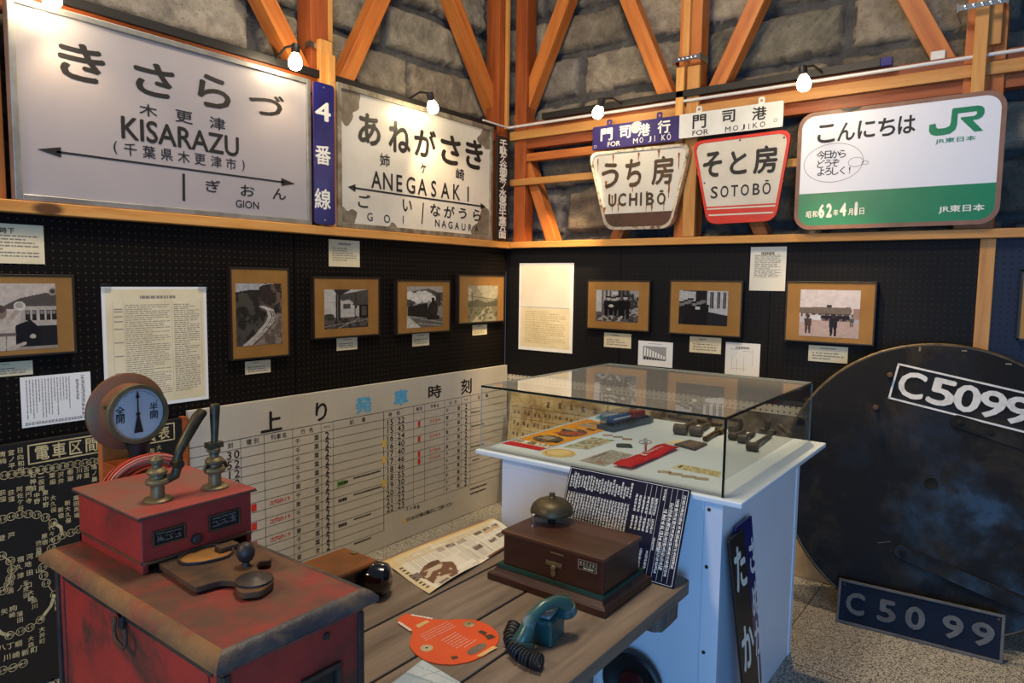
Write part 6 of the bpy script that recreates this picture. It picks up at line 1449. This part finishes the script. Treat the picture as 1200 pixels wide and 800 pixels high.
A, pd = pedestal(252, 571, ([(0, 0, .070), (.0, 0, .085), (.0, .002, .110), (.0, .003, .150), (.0, .004, .170), (0, .004, .174)], [.010, .0065, .0075, .0098, .0105, .0085]))
MB().box(A+Vector((-.010, -.016, .084)), A+Vector((.010, .016, .096))).tube([A+Vector((0, -.022, .040)), A+Vector((0, -.018, .050)), A+Vector((0, .022, .050)), A+Vector((0, .026, .038))], .005, 8).build('lever_clamp', M_['bronze'], pd, .002)
# sliding tray with knob
Ps = flat(SZ+.016); sz = lambda *q: [Ps.uv(50+q[i]/2.963, 430+q[i+1]/2.963) for i in range(0, len(q), 2)]
o_ = sz(398, 678, 640, 596, 770, 640, 797, 658, 790, 672, 752, 672, 740, 690, 760, 708, 800, 716, 803, 744, 760, 776, 690, 784, 670, 768, 672, 742, 620, 738, 530, 764)
o_ = roundpoly(o_, .008, 3)
tr_ = MB(Ps).prism(o_, -.012, .0).build('slide_tray', M_['rust'], t, .002)
hol = roundpoly(sz(470, 672, 520, 640, 610, 622, 665, 640, 640, 664, 560, 684, 490, 690), .012, 4)
MB(Ps).ring(shrink(hol, -.003), hol, 0, .006).build('recess_rim', M_['iron'], tr_, .001)
MB(Ps).poly(hol, .001).build('recess', M_['ochre'], tr_)
a = sz(735, 742)[0]; MB(Ps).lathe([(.030, -.0125), (.032, -.010), (.032, .004), (.029, .006), (.020, .007), (.016, .010), (.008, .012), (0, .012)], (a[0], a[1], 0), (0, 0, 1), 28).build('round_end', M_['iron'], tr_)
a = sz(706, 690)[0]; MB(Ps).lathe([(.008, 0), (.006, .008), (.012, .012), (.0165, .022), (.017, .028), (.012, .040), (.006, .044), (0, .0445)], (a[0], a[1], 0), (0, 0, 1), 22).build('knob', M_['iron'], tr_)
a = sz(640, 634)[0]; MB(Ps).box((a[0]-.012, a[1]-.02, 0), (a[0]+.012, a[1]+.02, .012)).build('catch', M_['rust'], tr_, .003)

# ------------------------------------------------------------------ dial gauge on its wooden stand
GX = 1.205; Pg = left(GX); u, v = Pg.uv(147, 481)
t = thing('dial_gauge', 'round dial gauge with a pale face on a wooden post behind the red machine', 'gauge', (GX, u, 0))
MB(Pg).lathe([(0, -.012), (.070, -.012), (.083, -.004), (.088, .006), (.087, .012), (.078, .016), (.066, .020), (.064, .052), (.066, .056), (.066, .062), (.062, .065), (.058, .065), (.057, .058), (0, .057)], (u, v, 0), (0, 0, 1), 44).build('casing', mat('gauge_casing', (142, 98, 74), (118, 92, 58), rough=.42, metal=.45, scale=6), t)
MB(Pg).ring(circ(u, v, .0665, 40), circ(u, v, .057, 40), .054, .067).build('bezel', M_['brass'], t, .001)
dl = MB(Pg).poly(circ(u, v, .0575, 40), .0585).build('dial', M_['dial'], t)
L = MB(Pg)
for k in range(21):
    a = math.radians(150-k*6); r0 = .053; r1 = .047 if k % 5 == 0 else .050
    L.stroke([(u+r0*math.cos(a), v+r0*math.sin(a)), (u+r1*math.cos(a), v+r1*math.sin(a))], .0012, .0592)
for ch, x, y in (('全', -.037, .012), ('開', -.037, -.007), ('半', .036, .012), ('開', .036, -.007)): L.em(ch, u+x, v+y, .0205, .0592, .014)
L.build('dial_print', M_['black_text'], dl)
nd = MB(Pg); nd.poly([(u-.002, v-.03), (u+.002, v-.03), (u+.0011, v+.047), (u, v+.050), (u-.0011, v+.047)], .0615); nd.poly([(u-.0045, v+.036), (u+.0045, v+.036), (u, v+.052)], .0616); nd.poly([(u-.002, v-.002), (u+.002, v-.002), (u+.010, v-.042), (u-.010, v-.042)], .0614)
nd.lathe([(.004, .059), (.004, .063), (0, .064)], (u, v, 0), (0, 0, 1), 12)
nd.build('needle', M_['black'], dl)
MB(Pg).quad(u-.0405, v-.0405, u+.0405, v+.0405, .0655).build('dial_glass', M_['picture_glass'], t) if 0 else MB(Pg).poly(circ(u, v, .057, 40), .0645).build('dial_glass', M_['picture_glass'], t)
s_ = MB(Pg)
for a in (160, 20, 280): s_.lathe([(.004, .04), (.004, .05), (0, .051)], (u+.068*math.cos(math.radians(a)), v+.068*math.sin(math.radians(a)), 0), (0, 0, 1), 8)
s_.build('bezel_screw', M_['brass'], t)
MB(Pg).tube([(u+.012, v-.07, .03), (u+.012, v-.095, .03), (u+.012, v-.115, .03)], [.026, .020, .018], 16).build('neck', M_['lamp_black'], t)
a = Pg.uv(122, 520)[0]; b = Pg.uv(166, 520)[0]
MB(Pg).box((a, 0, -.035), (b, v-.03, -.014)).build('wooden_post', M_['cedar'], t, .002)
MB(Pg).box((a, v-.16, -.014), (b+.01, v-.112, .06)).build('bracket', M_['cedar_red'], t, .002)
for k in range(17):
    r_ = .056+.0021*k; ox, oy = u+.014+.004*math.sin(k*2.1), v-.165+.003*math.cos(k*3.3)
    MB(Pg).tube([(ox+r_*1.05*math.cos(math.radians(x)), oy+r_*.78*math.sin(math.radians(x)), .062+.012*math.sin(k*1.7)) for x in range(0, 187, 11)], .0025, 6).build('wire', M_['wire_red'] if k % 4 else mat('pale_wire%d' % k, (206, 130, 110), rough=.5), t)
# ------------------------------------------------------------------ smokebox door leaning on the right wall
cx, RD, yb, tilt, yaw = 2.557, .631, -.335, .18, .122
ux = Vector((math.cos(yaw), math.sin(yaw), 0)); nrm = Vector((math.sin(yaw)*math.cos(tilt), -math.cos(yaw)*math.cos(tilt), math.sin(tilt)))
us = nrm.cross(ux).normalized()
C0 = Vector((cx, yb, 0))+us*RD; PD = Plane(C0, ux, us)
t = thing('smokebox_door', 'huge round black locomotive smokebox door with a painted number, leaning on the right wall', 'locomotive door', (cx, yb, 0))
def disc_grid(mb, R, nr, na, prof):
    vs = [(0, 0, prof(0))]; fs = []
    for i in range(1, nr+1):
        for k in range(na): a = 2*math.pi*k/na; r = R*i/nr; vs.append((r*math.cos(a), r*math.sin(a), prof(i/nr)))
    for k in range(na): fs.append((0, 1+k, 1+(k+1) % na))
    for i in range(nr-1):
        for k in range(na): fs.append((1+i*na+k, 1+(i+1)*na+k, 1+(i+1)*na+(k+1) % na, 1+i*na+(k+1) % na))
    return mb.add(vs, fs, True)
m = MB(PD); disc_grid(m, RD-.012, 16, 96, lambda r: .003*(1-r*r)); m.build('door_plate', M_['door'], t)
m = MB(PD).lathe([(RD-.012, 0), (RD-.006, .0005), (RD, -.004), (RD, -.020), (RD-.02, -.024), (0, -.024)], (0, 0, 0), (0, 0, 1), 96); m.build('rim', M_['door_rim'], t)
# painted number
a, b = Vector(PD.uv(1055.5, 427)), Vector(PD.uv(1200, 460)); c_, d_ = Vector(PD.uv(1042, 466)), Vector(PD.uv(1200, 506))
X = ((b-a).normalized()+(d_-c_).normalized()).normalized(); X3 = ux*X.x+us*X.y
og = PD.at(c_.x, c_.y, .0035); PNm = Plane(og, X3, nrm.cross(X3))
hh = PNm.uv(1055.5, 427)[1]; W = PNm.uv(1200, 482)[0]*1.32
L = MB(PNm); D = .0012
for (p, q) in (((0, 0), (W, 0)), ((0, hh), (W, hh)), ((0, 0), (0, hh)), ((W, 0), (W, hh))):
    p, q = Vector(p), Vector(q); tt = (q-p).normalized()*.004; L.stroke([tuple(p-tt), tuple(q+tt)], .0085, D)
L.build('number_frame', M_['paint_white'], t)
L = MB(PNm)
for ch, ctr, w in (('C', (1068.5, 451), .105), ('5', (1104, 459), .105), ('0', (1133.5, 467), .098), ('9', (1163, 474.5), .098), ('9', (1193.5, 482), .098)):
    u, v = PNm.uv(*ctr); L.text(ch, u-w/2, hh/2-.060, u+w/2, hh/2+.060, D, .022)
L.build('painted_number', M_['paint_white'], t)
# studs, hole, straps, handle
for px, py in ((1043, 439.5), (1026.5, 477.5)):
    u, v = PD.uv(px, py); MB(PD).lathe([(.012, 0), (.012, .006), (.009, .008), (.009, .032), (.012, .034), (.011, .042), (0, .043)], (u, v, .002), (0, 0, 1), 14).build('stud', M_['rust'], t)
u, v = PD.uv(1091, 566); MB(PD).lathe([(.0, .004), (.022, .004), (.024, .0055), (.026, .003)], (u, v, 0), (0, 0, 1), 28).build('hole', mat('hole_black', (4, 4, 5), rough=.9), t)
def strap(p, q, w, d, name, ext=0):
    a, b = Vector(PD.uv(*p)), Vector(PD.uv(*q)); X = (b-a).normalized(); b = b+X*ext; PS = Plane(PD.at(a.x, a.y, .002), ux*X.x+us*X.y, nrm.cross(ux*X.x+us*X.y)); n = (b-a).length
    e = [(w/2*math.cos(math.radians(x)), w/2*math.sin(math.radians(x))) for x in range(90, 271, 20)]
    so = MB(PS).prism(e+[(n, -w*.55), (n, w*.55)], -.006, d).build(name, M_['door'], t, .003); return PS, so
PS, st_ = strap((1056, 646), (1200, 709), .062, .016, 'hinge_strap', .16)
MB(PS).lathe([(.014, .016), (.013, .024), (0, .026)], (.006, 0, 0), (0, 0, 1), 14).build('strap_bolt', M_['door'], st_)
PS, st_ = strap((1122, 494), (1205, 521), .058, .008, 'patch_strap', .10)
for x in (.0, .12): MB(PS).lathe([(.012, .008), (.011, .014), (0, .016)], (x+.006, 0, 0), (0, 0, 1), 12).build('rivet', M_['door'], st_)
u, v = PD.uv(941, 505)
MB(PD).tube([(u-.018, v+.05, .0), (u-.012, v+.062, .03), (u+.014, v+.058, .045), (u+.026, v+.03, .048), (u+.022, v-.05, .046), (u+.008, v-.066, .03), (u-.006, v-.07, .0)], .0105, 12).build('handle', M_['lamp_black'], t)
mk = MB(PD)
for px, py, w, h in ((1078, 409, .008, .020), (1182, 426.5, .022, .006), (1130, 411, .02, .006), (1148, 497, .012, .005)):
    u, v = PD.uv(px, py); mk.quad(u-w/2, v-h/2, u+w/2, v+h/2, .0032)
u, v = PD.uv(1036, 635); mk.stroke([(u-.025, v-.008), (u+.025, v+.008)], .002, .0035)
mk.build('scratch', M_['grime'], t)
# number plate standing against it
a, b = flat(0).uv(979, 727.5), flat(0).uv(1175, 778); a, b = Vector((*a, 0)), Vector((*b, 0)); X = (b-a).normalized(); nf = X.cross(Vector((0, 0, 1)))
PN2 = Plane(a+Vector((0, 0, .0)), X, Vector((0, 0, 1))*.97-nf*.24); w = (b-a).length; h = PN2.uv(985, 677)[1]
t = thing('number_plate', 'dark blue number plate with bronze digits standing on the floor against the smokebox door', 'number plate', PN2.at(w/2, 0))
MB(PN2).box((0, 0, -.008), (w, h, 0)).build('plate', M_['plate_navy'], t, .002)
MB(PN2).ring([(0, 0), (w, 0), (w, h), (0, h)], [(.012, .012), (w-.012, .012), (w-.012, h-.012), (.012, h-.012)], -.008, .007).build('border', M_['plate_bronze'], t, .002)
z = lambda *q: S3(900, 580, 3.6367, *q)
for ch, q in (('C', (328, 395, 418, 525)), ('5', (462, 418, 552, 558)), ('0', (580, 455, 675, 590)), ('9', (738, 492, 838, 630)), ('9', (862, 520, 970, 663))):
    r = PN2.box(*z(*q), .8); L = MB(PN2).text(ch, r[0], h*.5-.047, r[2], h*.5+.047, .006, .03); L.build('digit', M_['plate_bronze'], t).modifiers.new('thickness', 'SOLIDIFY').thickness = .006
sc = MB(PN2)
for x, y in ((.022, h-.022), (w-.022, h-.022)): sc.lathe([(.007, 0), (.006, .003), (0, .004)], (x, y, 0), (0, 0, 1), 10)
sc.build('screw', M_['iron'], t)
# stained board behind the door and a strip of blue sheet
tag(MB(Plane((0, -.06, 0), (1, 0, 0), (0, .035, .6))).box((1.75, .003, -.012), (2.34, .52, 0)).build('stained_board', mat('stained_plywood', (178, 142, 92), (132, 92, 52), rough=.8, scale=5, c3=(60, 40, 28), s3=5), bevel=.001), 'rust stained tan board on the floor behind the smokebox door, beside the white plinth', 'board')
